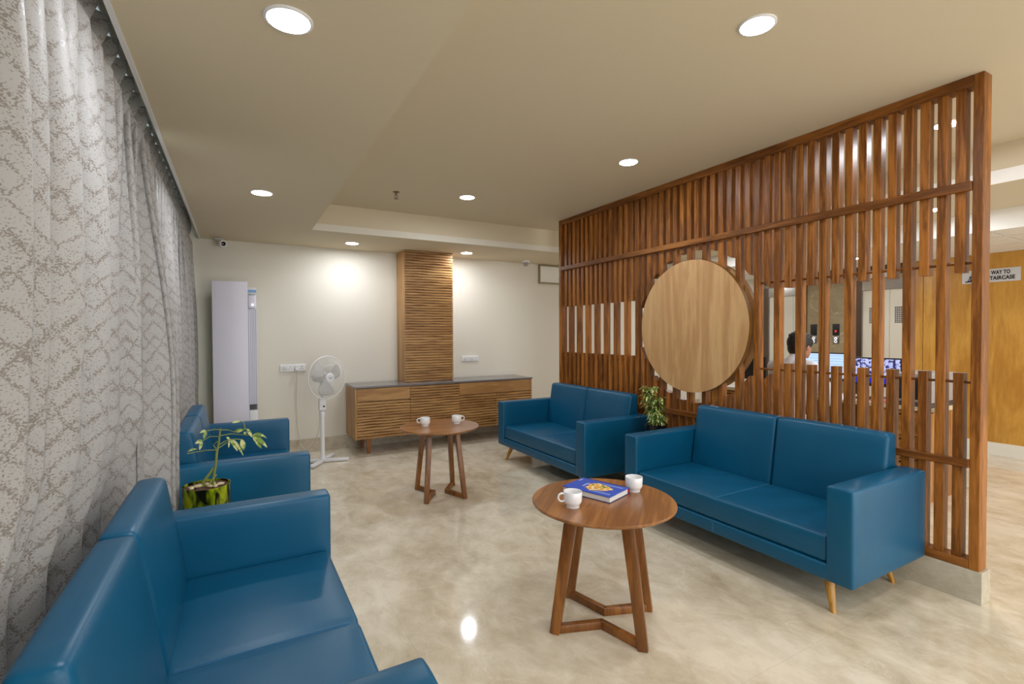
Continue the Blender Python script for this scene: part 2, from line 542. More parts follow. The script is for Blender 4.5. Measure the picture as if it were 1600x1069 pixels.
def tube(bm, pts, rad, n=8, mi=0, closed=False):
    pts = [Vector(p) for p in pts]
    m_ = len(pts)
    rr = rad if isinstance(rad, (list, tuple)) else [rad] * m_
    rings = []
    up = Vector((0, 0, 1))
    prev = None
    for i, p in enumerate(pts):
        if closed:
            t = pts[(i + 1) % m_] - pts[i - 1]
        else:
            t = pts[min(i + 1, m_ - 1)] - pts[max(i - 1, 0)]
        t.normalize()
        if prev is None:
            a = t.cross(up)
            if a.length < 0.05:
                a = t.cross(Vector((1, 0, 0)))
        else:
            a = prev - t * prev.dot(t)
        a.normalize()
        prev = a
        c = t.cross(a)
        rings.append([bm.verts.new(p + (a * math.cos(2 * PI * k / n) + c * math.sin(2 * PI * k / n)) * rr[i]) for k in range(n)])
    rg = list(zip(rings, rings[1:]))
    if closed:
        rg.append((rings[-1], rings[0]))
    for a, b_ in rg:
        for k in range(n):
            f = bm.faces.new((a[k], a[(k + 1) % n], b_[(k + 1) % n], b_[k]))
            f.material_index = mi
    if not closed:
        bm.faces.new(list(reversed(rings[0]))).material_index = mi
        bm.faces.new(rings[-1]).material_index = mi

def prism(bm, pts, z0, z1, mi=0, axis='Z'):
    """extrude a polygon; axis gives the extrusion axis"""
    def mk(a, b_, c):
        return {'Z': (a, b_, c), 'X': (c, a, b_), 'Y': (a, c, b_)}[axis]
    lo = [bm.verts.new(mk(p[0], p[1], z0)) for p in pts]
    hi = [bm.verts.new(mk(p[0], p[1], z1)) for p in pts]
    n = len(pts)
    fs = [bm.faces.new(lo), bm.faces.new(hi)]
    for k in range(n):
        fs.append(bm.faces.new((lo[k], lo[(k + 1) % n], hi[(k + 1) % n], hi[k])))
    for f in fs:
        f.material_index = mi
    bmesh.ops.recalc_face_normals(bm, faces=fs)
    return fs

def beam(bm, p0, p1, w0, d0, w1, d1, side=(1, 0, 0), mi=0, bev=0.0):
    """tapered square beam from p0 to p1; side = direction of the width"""
    p0, p1 = Vector(p0), Vector(p1)
    t = (p1 - p0).normalized()
    a = Vector(side)
    a = (a - t * a.dot(t)).normalized()
    c = t.cross(a)
    vs = []
    for p, w, d in ((p0, w0, d0), (p1, w1, d1)):
        for s, q in ((-1, -1), (1, -1), (1, 1), (-1, 1)):
            vs.append(bm.verts.new(p + a * s * w / 2 + c * q * d / 2))
    fs = [bm.faces.new(vs[0:4][::-1]), bm.faces.new(vs[4:8])]
    for k in range(4):
        fs.append(bm.faces.new((vs[k], vs[(k + 1) % 4], vs[4 + (k + 1) % 4], vs[4 + k])))
    for f in fs:
        f.material_index = mi
    bmesh.ops.recalc_face_normals(bm, faces=fs)
    if bev:
        es = list({e for q in fs for e in q.edges})
        bmesh.ops.bevel(bm, geom=es, offset=bev, segments=2, profile=0.5, affect='EDGES')

def dup(root, loc, rotz, label=None, group=None):
    r = root.copy(); C.objects.link(r); r.location = loc; r.rotation_euler = (0, 0, rotz)
    if label: r['label'] = label
    if group: r['group'] = group
    for ch in list(root.children):
        c = ch.copy(); C.objects.link(c); c.parent = r
        for g in ch.children:
            d = g.copy(); C.objects.link(d); d.parent = c
    return r

# ------------------------------------------------------------------ the room
HC, HS, HL = 2.7117, 2.4365, 2.2832
XC, XE, XR, XL2, XW = -0.3316, 0.6561, 4.68, 5.68, 7.4831
YR, YW, YB = 5.2285, 6.2527, -2.2
XS0 = 3.2956
bm = B(); box(bm, -0.75, XW + 0.15, YB - 0.15, YW + 0.15, -0.12, 0.0); struct('floor', bm, 'floor')
bm = B(); box(bm, -0.75, XW + 0.15, YW, YW + 0.15, 0, 2.9); struct('wall_back', bm, 'wall')
bm = B()
for a in ((YB, -0.6, 0, 2.9), (5.55, YW, 0, 2.9), (-0.6, 5.55, 0, 0.12), (-0.6, 5.55, 2.595, 2.9)):
    box(bm, -0.75, -0.62, a[0], a[1], a[2], a[3])
struct('wall_left', bm, 'wall')
bm = B()
for y_ in (-0.6, 0.9, 2.43, 3.97, 5.51):
    box(bm, -0.72, -0.66, y_, y_ + 0.04, 0.12, 2.595)
box(bm, -0.72, -0.66, -0.56, 5.51, 0.12, 0.16); box(bm, -0.72, -0.66, -0.56, 5.51, 2.555, 2.595)
wf = struct('window_1', bm, 'acside')
bm = B(); box(bm, -0.692, -0.686, -0.56, 5.51, 0.16, 2.555)
gl = link('window_pane', bm, 'pane', wf, smooth=False)
bm = B(); box(bm, XW, XW + 0.15, YB, YW, 0, 2.9); struct('wall_right', bm, 'wall')
# ceilings: recessed field, three lower bands, tiled lobby ceiling
bm = B(); box(bm, XE - 0.05, XR + 0.05, YB, YR + 0.05, HC, 2.9); struct('ceiling', bm, 'ceil')
bm = B(); box(bm, XC, XE, YB, YW, HS, 2.9); struct('ceiling', bm, 'ceil')
bm = B(); box(bm, XE, XR, YR, YW, HS, 2.9); struct('ceiling', bm, 'ceil')
bm = B(); box(bm, XR, XL2, YB, YW, HS, 2.9); struct('ceiling', bm, 'ceil')
bm = B(); box(bm, -0.62, XC, YB, YW, 2.60, 2.9); struct('ceiling', bm, 'wall')
bm = B(); box(bm, XL2, XW, YB, YW, HL + 0.012, 2.9, 1)
g = 0.010
y = YW - 0.3
ty = []
while y > YB:
    ty.append(y); y -= 0.6
ty = [YW] + ty + [YB]
tx = [XL2, XL2 + 0.55, XL2 + 1.15, XW]
for a, b_ in zip(tx, tx[1:]):
    for c, d_ in zip(ty, ty[1:]):
        box(bm, a + g, b_ - g, d_ + g, c - g, HL, HL + 0.012, 0)
struct('ceiling', bm, ['tile', 'tbar'])
# lower lips of the risers, their pale colour standing in for a lit band
bm = B(); box(bm, XE, XR - 0.012, YR - 0.012, YR, HS, 2.505); struct('trim_1', bm, 'wall')
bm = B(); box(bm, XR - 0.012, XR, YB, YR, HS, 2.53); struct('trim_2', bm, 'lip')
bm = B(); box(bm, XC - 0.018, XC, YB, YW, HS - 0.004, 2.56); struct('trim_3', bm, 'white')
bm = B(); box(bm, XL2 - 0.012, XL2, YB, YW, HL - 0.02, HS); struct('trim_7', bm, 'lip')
# skirtings
bm = B(); box(bm, -0.62, XW, YW - 0.012, YW, 0, 0.162); struct('baseboard_back', bm, 'skirt')
bm = B(); box(bm, XW - 0.035, XW - 0.022, YB, 2.97, 0, 0.142); struct('baseboard_right', bm, 'whiteskirt')
# stone lift wall
bm = B(); box(bm, XW - 0.02, XW, 2.975, 5.10, 0, HL); struct('trim_4', bm, 'stone')
# kerb under the screen
bm = B(); box(bm, XS0 - 0.006, XS0 + 0.1, 0.995, 4.77, 0, 0.165, bev=0.002); struct('trim_5', bm, 'kerb')

# wood veneer panels of the lobby wall
for k, (a, b_, lab) in enumerate(((2.842, 2.972, 'narrow honey wood wall panel between the lift and the wide panels'),
                                  (1.62, 2.836, 'wide honey wood wall panel carrying the staircase sign'),
                                  (0.30, 1.614, 'honey wood wall panel right of the staircase sign at the picture edge'))):
    bm = B(); box(bm, XW - 0.022, XW, a, b_, 0, HL - 0.002, bev=0.001, seg=1)
    tag(link('wall_panel', bm, 'panel'), lab, 'wall panel', 'wood veneer panels on the lobby wall')

# ------------------------------------------------------------------ downlights
def downlight(x, y, z, label, r=0.066):
    t = thing('ceiling_downlight', label, 'ceiling light', (x, y, z), 0, 'recessed ceiling downlights')
    bm = B()
    lathe(bm, [(r * 1.16, 0.0), (r * 1.16, -0.003), (r * 1.10, -0.006), (r * 1.0, -0.006), (r * 1.0, 0.0)], 40, cap=False)
    link('trim_ring', bm, 'white', t)
    bm = B()
    lathe(bm, [(0, -0.003), (r, -0.003)], 40, cap=False)
    bmesh.ops.reverse_faces(bm, faces=bm.faces[:])
    link('diffuser', bm, 'lamp', t)
    return t
for a in ((0.16, 1.783, HS, 'round lit downlight in the low ceiling band above the nearest curtain'),
          (0.167, 4.031, HS, 'round lit downlight in the low ceiling band near the far curtain'),
          (1.952, 1.334, HC, 'round lit downlight in the raised ceiling nearest the slatted screen top'),
          (2.634, 2.866, HC, 'round lit downlight in the raised ceiling above the wooden disc side of the screen'),
          (1.942, 4.341, HC, 'round lit downlight in the raised ceiling in front of the far ceiling step'),
          (1.151, 5.78, HS, 'round lit downlight close to the back wall, left of the tall wood panel'),
          (2.575, 5.786, HS, 'round lit downlight close to the back wall, right of the tall wood panel'),
          (3.936, 1.382, HC, 'round lit downlight seen between the slats by the end post'),
          (5.179, 1.908, HS, 'round lit downlight on the band beyond the screen below the upper rail'),
          (6.483, 3.163, HL, 'round lit downlight in the tiled lobby ceiling before the lifts'),
          (5.166, 4.075, HS, 'round lit downlight glimpsed just above the wooden disc'),
          (0.16, -0.46, HS, 'round fill downlight added in the low ceiling band, behind the viewpoint'),  # this and those below are unseen lamps, added to brighten the room
          (1.95, -1.4, HC, 'round fill downlight added in the raised ceiling, behind the viewpoint'),
          (2.7, 0.1, HC, 'round fill downlight added in the raised ceiling, just out of view by the screen end'),
          (5.18, -0.3, HS, 'round fill downlight added on the band beyond the screen, out of view'),
          (6.48, 0.9, HL, 'round fill downlight added in the tiled lobby ceiling, out of view'),
          (6.48, 5.2, HL, 'round fill downlight added in the tiled lobby ceiling, hidden behind the wooden disc')):
    downlight(*a)

# ------------------------------------------------------------------ slatted screen
PX, SW, SD = 3.2956, 0.043, 0.058
root = thing('partition_screen', 'tall brown slatted wood partition screen on a stone kerb behind the sofas', 'partition screen', (PX, 1.008, 0.165))
ox, oy, oz = PX, 1.008, 0.165
def pl(name, bm, mat='slat', parent=root, loc=None):
    return link(name, bm, mat, parent, loc, smooth=False)
ZT = HC - oz
bm = B(); box(bm, 0, 0.09, 0, 0.044, 0, ZT, bev=0.003, seg=1); pl('post', bm)
bm = B(); box(bm, 0, 0.09, 3.71, 3.752, 0, ZT, bev=0.003, seg=1); pl('post', bm)
bm = B(); box(bm, 0, 0.09, 0.044, 3.71, ZT - 0.055, ZT, bev=0.003, seg=1); pl('top_rail', bm, 'slatY')
bm = B(); box(bm, 0, 0.09, 0.044, 3.71, 0, 0.045, bev=0.003, seg=1); pl('bottom_rail', bm, 'slatY')
bm = B(); box(bm, -0.012, 0.018, 0.044, 3.71, 2.125 - oz, 2.172 - oz, bev=0.003, seg=1); pl('cross_rail', bm, 'slatY')
bm = B(); box(bm, -0.008, 0.022, 0.044, 3.71, 0.692 - oz, 0.734 - oz, bev=0.003, seg=1); pl('cross_rail', bm, 'slatY')
CY, CZ, CR, DR = 2.83, 1.45, 0.635, 0.548
dat = {}
def slat(y0, z0, z1, cut0=None, cut1=None):
    """one upright from z0 to z1 (world); sloped ends where the round opening cuts it: (z at y0, z at y0+SW)"""
    bm = B()
    a0, b0 = cut0 or (z0, z0)
    a1, b1 = cut1 or (z1, z1)
    x0 = 0.017
    h = [(0, a0 - oz), (SW, b0 - oz), (SW, b1 - oz), (0, a1 - oz)]
    fs = prism(bm, h, x0, x0 + SD, axis='X')
    es = [e for e in {e for f in fs for e in f.edges} if abs(e.verts[0].co.z - e.verts[1].co.z) > 0.2]
    bmesh.ops.bevel(bm, geom=es, offset=0.0025, segments=1, affect='EDGES')
    pl('slat', bm, loc=(0, y0 - oy, 0))
def circ(y):
    d = CR * CR - (y - CY) ** 2
    return math.sqrt(d) if d > 0 else None
for k in range(47):
    yf = 1.128 + 0.077 * k          # far edge
    y0 = yf - SW
    lo, hi = 0.165 + 0.045, HC - 0.055
    if k % 2 == 1:
        slat(y0, lo, hi)
        continue
    c0, c1 = circ(y0), circ(yf)
    if 14 <= k <= 30 and (c0 or c1):
        c0 = c0 or 0.0
        c1 = c1 or 0.0
        if k == 14:
            slat(y0, 0, hi, (1.72, 1.78), (hi, hi))
            slat(y0, lo, 0, (lo, lo), (1.10, 1.05))
        else:
            slat(y0, 0, hi, (CZ + c0, CZ + c1), (hi, hi))
            slat(y0, lo, 0, (lo, lo), (CZ - c0, CZ - c1))
    else:
        slat(y0, 1.708, hi)
        slat(y0, lo, 1.181)
for z, a, b_ in ((1.757, 1.05, 2.27), (1.133, 1.05, 2.27), (1.757, 3.42, 4.72), (1.133, 3.42, 4.72)):
    bm = B(); tube(bm, [(0.045, a - oy, z - oz), (0.045, b_ - oy, z - oz)], 0.0075, 10)
    link('dowel', bm, 'slatY', root)
for x0, x1, nm in ((-0.022, 0.014, 'round_panel'), (0.076, 0.112, 'round_panel')):
    bm = B()
    n = 96
    vs0 = [bm.verts.new((x0, DR * math.cos(2 * PI * k / n), DR * math.sin(2 * PI * k / n))) for k in range(n)]
    vs1 = [bm.verts.new((x1, DR * math.cos(2 * PI * k / n), DR * math.sin(2 * PI * k / n))) for k in range(n)]
    bm.faces.new(vs0); bm.faces.new(list(reversed(vs1)))
    for k in range(n):
        f = bm.faces.new((vs0[k], vs1[k], vs1[(k + 1) % n], vs0[(k + 1) % n])); f.material_index = 1
    bmesh.ops.recalc_face_normals(bm, faces=bm.faces[:])
    link(nm, bm, ['disc', 'discedge'], root, loc=(0, CY + 0.008 - oy, CZ + 0.002 - oz))

# ------------------------------------------------------------------ sofas
def make_sofa(label, loc, rotz):
    """local: width along x (0..W), back at y=0, front at y=D, facing +y"""
    Wd, D, A = 1.575, 0.745, 0.125
    t = thing('sofa', label, 'sofa', loc, rotz, 'blue two seat sofas')
    bm = B()
    softbox(bm, Wd / 2 - 0.002, D / 2, 0.041, 0.012, (10, 6, 1), center=(Wd / 2, D / 2, 0.206))
    link('base', bm, 'leather', t)
    for s in (0, 1):
        xc = A / 2 if s == 0 else Wd - A / 2
        def puff(q):
            if q.z > 0.2:
                q.z += 0.004 * (1 - (q.x / (A / 2)) ** 2)
            return q
        bm = B()
        softbox(bm, A / 2, D / 2 + 0.002, 0.2375, 0.014, (3, 10, 6), fn=puff, center=(xc, D / 2, 0.4025))
        arm = link('armrest', bm, 'leather', t)
    # seat: one cushion with a stitched middle
    hw = Wd / 2 - A - 0.002
    def seatfn(q):
        u, v = q.x / hw, q.y / 0.27
        if q.z > 0:
            k = abs(abs(u) - 0.5) * 2
            q.z += 0.012 * max(0, 1 - k ** 2) * max(0, 1 - min(1, abs(v)) ** 2) - 0.004 * math.exp(-(q.x / 0.012) ** 2)
        if q.y > 0.2:
            q.y += 0.004 * (1 - abs(u)) - 0.003 * math.exp(-(q.x / 0.012) ** 2)
        return q
    bm = B()
    softbox(bm, hw, 0.285, 0.068, 0.018, (48, 10, 3), fn=seatfn, center=(Wd / 2, D - 0.296, 0.317))
    seat = link('seat_cushion', bm, 'leather', t)
    bm = B()
    for dx in (-0.004, 0.004):
        pts = [(Wd / 2 + dx, y, 0.3835) for y in (0.19, 0.3, 0.4, 0.5, 0.6, 0.70)] + [(Wd / 2 + dx, 0.7290, 0.372), (Wd / 2 + dx, 0.7325, 0.35), (Wd / 2 + dx, 0.7325, 0.262)]
        tube(bm, pts, 0.0016, 5)
        tube(bm, [(Wd / 2 + dx, 0.7452, 0.236), (Wd / 2 + dx, 0.7452, 0.178)], 0.0012, 5)
    link('stitching', bm, 'stitch', seat)
    # back cushions
    for s in (-1, 1):
        h = hw / 2 - 0.002
        def backfn(q):
            tz = (q.z + 0.225) / 0.45           # 0 bottom .. 1 top
            if q.y > 0:
                q.y += 0.07 * (1 - tz)
                q.y += 0.010 * max(0, 1 - (q.x / h) ** 2) * max(0, 1 - (q.z / 0.225) ** 2)
            elif q.y < 0:
                q.y += 0.0
            if q.z > 0.15:
                q.z += 0.003 * (1 - (q.x / h) ** 2)
            return q
        bm = B()
        softbox(bm, h, 0.05, 0.235, 0.026, (10, 3, 10), fn=backfn, center=(Wd / 2 + s * (h + 0.002), 0.062, 0.592))
        link('back_cushion', bm, 'leather', t)
    # back board under and behind the cushions
    bm = B()
    softbox(bm, hw, 0.02, 0.20, 0.01, (6, 1, 4), center=(Wd / 2, 0.022, 0.44))
    link('back_panel', bm, 'leather', t)
    for sx in (0, 1):
        for sy in (0, 1):
            x = 0.165 if sx == 0 else Wd - 0.165
            yy = 0.12 if sy == 0 else D - 0.10
            dx = -0.055 if sx == 0 else 0.055
            dy = -0.02 if sy == 0 else 0.055
            bm = B()
            n = 16
            p0, p1 = Vector((x, yy, 0.17)), Vector((x + dx, yy + dy, 0.0))
            rings = []
            for p, r in ((p0, 0.028), (p1, 0.013)):
                rings.append([bm.verts.new((p.x + r * math.cos(2 * PI * k / n), p.y + r * math.sin(2 * PI * k / n), p.z)) for k in range(n)])
            for k in range(n):
                bm.faces.new((rings[0][k], rings[1][k], rings[1][(k + 1) % n], rings[0][(k + 1) % n]))
            bm.faces.new(rings[0]); bm.faces.new(list(reversed(rings[1])))
            bmesh.ops.recalc_face_normals(bm, faces=bm.faces[:])
            link('leg', bm, 'sleg', t)
    return t
# right sofas face -X: local +y -> world -X : rotz = +90deg; local x -> world +Y
s1 = make_sofa('blue leatherette sofa on the right, in front of the screen end post', (3.278, 1.226, 0), PI / 2)
dup(s1, (3.285, 3.297, 0), PI / 2, 'blue leatherette sofa before the screen, next to the low wooden cabinet')
# left sofas face +X: rotz = -90deg; local x -> world -Y
dup(s1, (-0.372, 2.560, 0), -PI / 2, 'blue leatherette sofa cut by the bottom left picture edge')
dup(s1, (-0.352, 4.91, 0), -PI / 2, 'blue leatherette sofa against the curtain in front of the air conditioner')

# ------------------------------------------------------------------ round side tables
def make_table(label, loc, rotz):
    t = thing('side_table', label, 'side table', loc, rotz, 'round walnut side tables')
    R_, H_ = 0.342, 0.597
    bm = B()
    lathe(bm, [(0, H_ - 0.026), (R_ - 0.055, H_ - 0.026), (R_ - 0.012, H_ - 0.018), (R_ - 0.001, H_ - 0.011), (R_, H_ - 0.004), (R_ - 0.003, H_), (0, H_)], 96, cap=False)
    link('tabletop', bm, 'table', t)
    # two bent frames: foot - centre - foot with a leg on each foot
    fx, fy = 0.200, 0.165           # feet at (+-fx, +-fy)
    for s in (-1, 1):
        for q in (-1, 1):
            bm = B()
            foot = Vector((q * fx, s * fy, 0.0))
            top = Vector((q * 0.125, s * 0.118, H_ - 0.026))
            beam(bm, foot, top, 0.046, 0.036, 0.060, 0.038, side=(1, 0, 0), bev=0.003)
            link('leg', bm, 'tleg', t)
            bm = B()
            beam(bm, (q * fx, s * fy, 0.019), (q * -0.008, s * 0.052, 0.019), 0.038, 0.030, 0.038, 0.030, side=(0, 0, 1), bev=0.003)
            link('base_bar', bm, 'tleg', t)
    return t
t1 = make_table('round walnut side table holding a book and two cups', (1.533, 1.846, 0), math.atan2(-0.298, 0.266))
t2 = dup(t1, (1.53, 4.035, 0), math.atan2(0.409, 0.052), 'round walnut side table with only two cups, before the low cabinet')

# ------------------------------------------------------------------ cups
def make_cup(label, loc, rotz):
    t = thing('coffee_cup', label, 'cup', loc, rotz, 'white coffee cups on the tables')
    bm = B()
    lathe(bm, [(0, 0.003), (0.026, 0.003), (0.027, 0), (0.031, 0), (0.032, 0.010), (0.0335, 0.012), (0.040, 0.022), (0.0425, 0.028), (0.0435, 0.070), (0.0425, 0.072), (0.0405, 0.070), (0.0395, 0.030), (0.034, 0.018), (0, 0.012)], 40, cap=False)
    link('cup_body', bm, 'porcelain', t)
    bm = B()
    pts = [(0.041, 0, 0.062), (0.054, 0, 0.065), (0.066, 0, 0.059), (0.070, 0, 0.046), (0.065, 0, 0.033), (0.054, 0, 0.027), (0.041, 0, 0.028)]
    tube(bm, pts, [0.005, 0.0046, 0.0045, 0.0045, 0.0045, 0.0046, 0.005], 10)
    link('handle', bm, 'porcelain', t)
    return t
zt = 0.597
c1 = make_cup('white coffee cup left of the blue book, handle to the left', (1.345, 1.835, zt), math.radians(180 - 20))
dup(c1, (1.750, 1.865, zt), math.radians(58), 'white coffee cup right of the blue book, beside the sofa')
dup(c1, (1.420, 4.10, zt), math.radians(160), 'left white coffee cup on the table in front of the cabinet')
dup(c1, (1.700, 4.06, zt), math.radians(-15), 'right white coffee cup on the table in front of the cabinet')

# ------------------------------------------------------------------ book
ang = math.atan2(-0.255, 0.09)
bk = thing('book', 'thick blue hardback book with a colourful cover picture on the round table', 'book', (1.562, 1.938, zt), ang)
bw, bh, bt = 0.272, 0.19, 0.030      # long side along local x, spine at +y
bm = B(); box(bm, -bw / 2 + 0.003, bw / 2 - 0.003, -bh / 2 + 0.004, bh / 2 - 0.003, 0.003, bt - 0.003); link('page_block', bm, 'pages', bk, smooth=False)
bm = B()
box(bm, -bw / 2, bw / 2, -bh / 2, bh / 2, 0, 0.003, 1); box(bm, -bw / 2, bw / 2, -bh / 2, bh / 2, bt - 0.003, bt, 0); box(bm, -bw / 2, bw / 2, bh / 2 - 0.003, bh / 2 + 0.002, 0, bt, 1)
cov = link('cover', bm, ['cover', 'coverdark'], bk, smooth=False)
bm = B()
pts = []
for k in range(28):
    a = 2 * PI * k / 28
    r = 1 + 0.12 * math.sin(3 * a + 1) + 0.07 * math.sin(7 * a)
    pts.append((0.016 + 0.066 * r * math.cos(a), 0.0 + 0.056 * r * math.sin(a)))
prism(bm, pts, bt, bt + 0.0006)
link('cover_picture', bm, 'art', cov, smooth=False)
bm = B()
for yy in (-0.066, -0.058, 0.058, 0.066):
    box(bm, 0.0 if abs(yy) > 0.06 else 0.03, 0.118, yy - 0.0015, yy + 0.0015, bt, bt + 0.0006)
box(bm, -0.062, -0.054, -0.03, 0.03, bt, bt + 0.0006); box(bm, -0.125, -0.118, 0.035, 0.07, bt, bt + 0.0006)
link('cover_lines', bm, plain('pale_print', (170, 190, 230), 0.4), cov, smooth=False)
bm = B(); box(bm, bw / 2 - 0.004, bw / 2 - 0.001, bh / 2 - 0.012, bh / 2 - 0.003, 0.004, bt - 0.004); link('head_band', bm, 'red', bk, smooth=False)

# ------------------------------------------------------------------ louvred cabinet and tall panel
def louvre(bm, w, h, pitch=0.033, depth=0.030, mi=0, seed=0, nx=36, lo=0.0045, hi=0.016):
    """horizontal boards with lens-shaped gaps, face at y=0 going back to +depth, x 0..w, z 0..h"""
    rnd = random.Random(seed)
    nrow = max(1, round(h / pitch))
    p = h / nrow
    for r in range(nrow):
        z0 = r * p
        ph = rnd.random() * 6.28
        ph2 = rnd.random() * 6.28
        fr = rnd.uniform(14, 20)
        rows = []
        for i in range(nx + 1):
            x = w * i / nx
            k = (0.5 + 0.5 * math.sin(x * fr + ph)) * (0.65 + 0.35 * math.sin(x * 5 + ph2))
            edge = min(1, x / 0.03, (w - x) / 0.03)
            gap = lo + (hi - lo) * max(0, k) * max(edge, 0)
            zb = z0 + gap
            zt_ = z0 + p - 0.0004
            rows.append([bm.verts.new((x, depth, zb)), bm.verts.new((x, 0.001, zb)), bm.verts.new((x, 0, zb + 0.0015)), bm.verts.new((x, 0, zt_ - 0.001)), bm.verts.new((x, depth, zt_))])
        for a, b_ in zip(rows, rows[1:]):
            for j in range(4):
                f = bm.faces.new((a[j], b_[j], b_[j + 1], a[j + 1])); f.material_index = mi
        for a, rev in ((rows[0], 0), (rows[-1], 1)):
            f = bm.faces.new(list(reversed(a)) if rev else a); f.material_index = mi
    bmesh.ops.recalc_face_normals(bm, faces=bm.faces[:])

CX0, CX1, CYF, CZ0, CZ1 = 1.153, 3.50, 5.71, 0.188, 0.80
cb = thing('sideboard', 'low oak sideboard with louvred doors and grey stone top along the back wall', 'sideboard', (CX0, CYF, 0))
cw, cd = CX1 - CX0, YW - 0.014 - CYF
bm = B()
box(bm, 0.0, 0.018, 0.0, cd, CZ0, CZ1 - 0.022, bev=0.001, seg=1)
box(bm, cw - 0.018, cw, 0.0, cd, CZ0, CZ1 - 0.022, bev=0.001, seg=1)
box(bm, 0.018, cw - 0.018, 0.032, cd, CZ0, CZ1 - 0.022)
link('carcass', bm, 'cabZ', cb, smooth=False)
bm = B(); box(bm, -0.008, cw + 0.008, -0.012, cd, CZ1 - 0.02, CZ1, bev=0.002, seg=1); link('stone_top', bm, 'granite', cb, smooth=False)
xs = [0.018, 0.643, 1.280, 1.80, cw - 0.018]
def door(x0, x1, z0, z1, seed):
    bm = B(); louvre(bm, x1 - x0 - 0.004, z1 - z0, seed=seed)
    return link('door', bm, 'cab', cb, loc=(x0 + 0.002, 0.0, z0), smooth=False)
door(xs[0], xs[1], CZ0, 0.615, 1)
door(xs[1], xs[2], CZ0, CZ1 - 0.03, 2)
door(xs[2], xs[3], CZ0, 0.615, 3)
dd = door(xs[3], xs[4], CZ0, 0.615, 4)
bm = B(); lathe(bm, [(0, 0), (0.009, 0), (0.009, 0.004), (0, 0.006)], 16, cap=False)
link('lock', bm, 'steel', dd, loc=(0.03, -0.001, 0.25), rot=(PI / 2, 0, 0))
for x0, x1 in ((xs[0], xs[1]), (xs[2], xs[4])):
    bm = B(); box(bm, x0 + 0.002, x1 - 0.002, 0, 0.02, 0.628, CZ1 - 0.026, bev=0.0015, seg=1)
    link('drawer', bm, 'cab', cb, smooth=False)
for x in (0.17, 1.27, cw - 0.16):
    for yy, dy in ((0.10, 0.035), (cd - 0.10, 0.03)):
        bm = B()
        pts = [(0.0, CZ0), (0.05, CZ0), (0.028, 0.0), (0.004, 0.0)]
        beam(bm, (x, yy, CZ0), (x + (0.03 if x > 1 else -0.0) , yy + dy * 0.3, 0.0), 0.055, 0.034, 0.032, 0.024, bev=0.002)
        link('leg', bm, 'tleg', cb, smooth=False)

tp = thing('wall_mounted_panel', 'tall oak louvred panel box rising from the sideboard to the ceiling', 'wall panel', (1.803, 5.92, 0.80))
ph = HS - 0.80 - 0.002
pw, pd = 0.635, YW - 0.002 - 5.92
bm = B(); louvre(bm, pw, ph, seed=11, nx=40); link('louvred_front', bm, 'cab', tp, smooth=False)
bm = B(); box(bm, 0, 0.012, 0.0305, pd, 0.001, ph); box(bm, pw - 0.012, pw, 0.0305, pd, 0.001, ph); box(bm, 0.012, pw - 0.012, 0.032, pd, 0.001, ph); box(bm, -0.004, 0, 0.0, pd, 0.001, ph); link('side_casing', bm, 'cabZ', tp, smooth=False)

# ------------------------------------------------------------------ switch boards on the back wall
def switchboard(name, label, x0, x1, z0, z1, n):
    t = thing(name, label, 'socket', (x0, YW, z0), 0, 'white socket boards on the back wall')
    w, h = x1 - x0, z1 - z0
    bm = B(); softbox(bm, w / 2, 0.008, h / 2, 0.005, (2, 1, 2), center=(w / 2, -0.008, h / 2)); link('face_plate', bm, 'white', t)
    mw = (w - 0.03) / n
    for k in range(n):
        x = 0.015 + mw * (k + 0.5)
        if k % 2 == 0:
            bm = B(); box(bm, x - mw * 0.40, x + mw * 0.40, -0.020, -0.016, h * 0.25, h * 0.75, bev=0.0015)
            link('switch', bm, 'matwhite', t)
        else:
            bm = B()
            box(bm, x - mw * 0.42, x + mw * 0.42, -0.018, -0.016, h * 0.2, h * 0.8, 0)
            for dx, dz, r in ((0, 0.16, 0.005), (-0.012, -0.10, 0.004), (0.012, -0.10, 0.004)):
                rr = []
                n_ = 10
                vs = [bm.verts.new((x + dx + r * math.cos(2 * PI * j / n_), -0.0184, h * (0.5 + dz) + r * math.sin(2 * PI * j / n_))) for j in range(n_)]
                bm.faces.new(vs).material_index = 1
            link('socket', bm, ['white', 'darkgrey'], t, smooth=False)
    return t
switchboard('socket_board', 'white switch and socket board left of the fan with a plug in it', 0.425, 0.70, 0.965, 1.052, 4)
switchboard('socket_board', 'white switch and socket board above the right end of the sideboard', 2.70, 2.945, 1.015, 1.092, 4)

# framed white panel high on the wall
fr = thing('wall_frame', 'white panel in a tan frame high on the back wall beside the screen', 'wall frame', (3.955, YW, 2.148))
bm = B()
for a in ((0, 0.6, 0, 0.022), (0, 0.6, 0.262, 0.284), (0, 0.022, 0.022, 0.262), (0.578, 0.6, 0.022, 0.262)):
    box(bm, a[0], a[1], -0.03, -0.001, a[2], a[3])
link('frame', bm, 'frametan', fr, smooth=False)
bm = B(); box(bm, 0.022, 0.578, -0.014, -0.001, 0.022, 0.262); link('white_panel', bm, 'lip', fr, smooth=False)

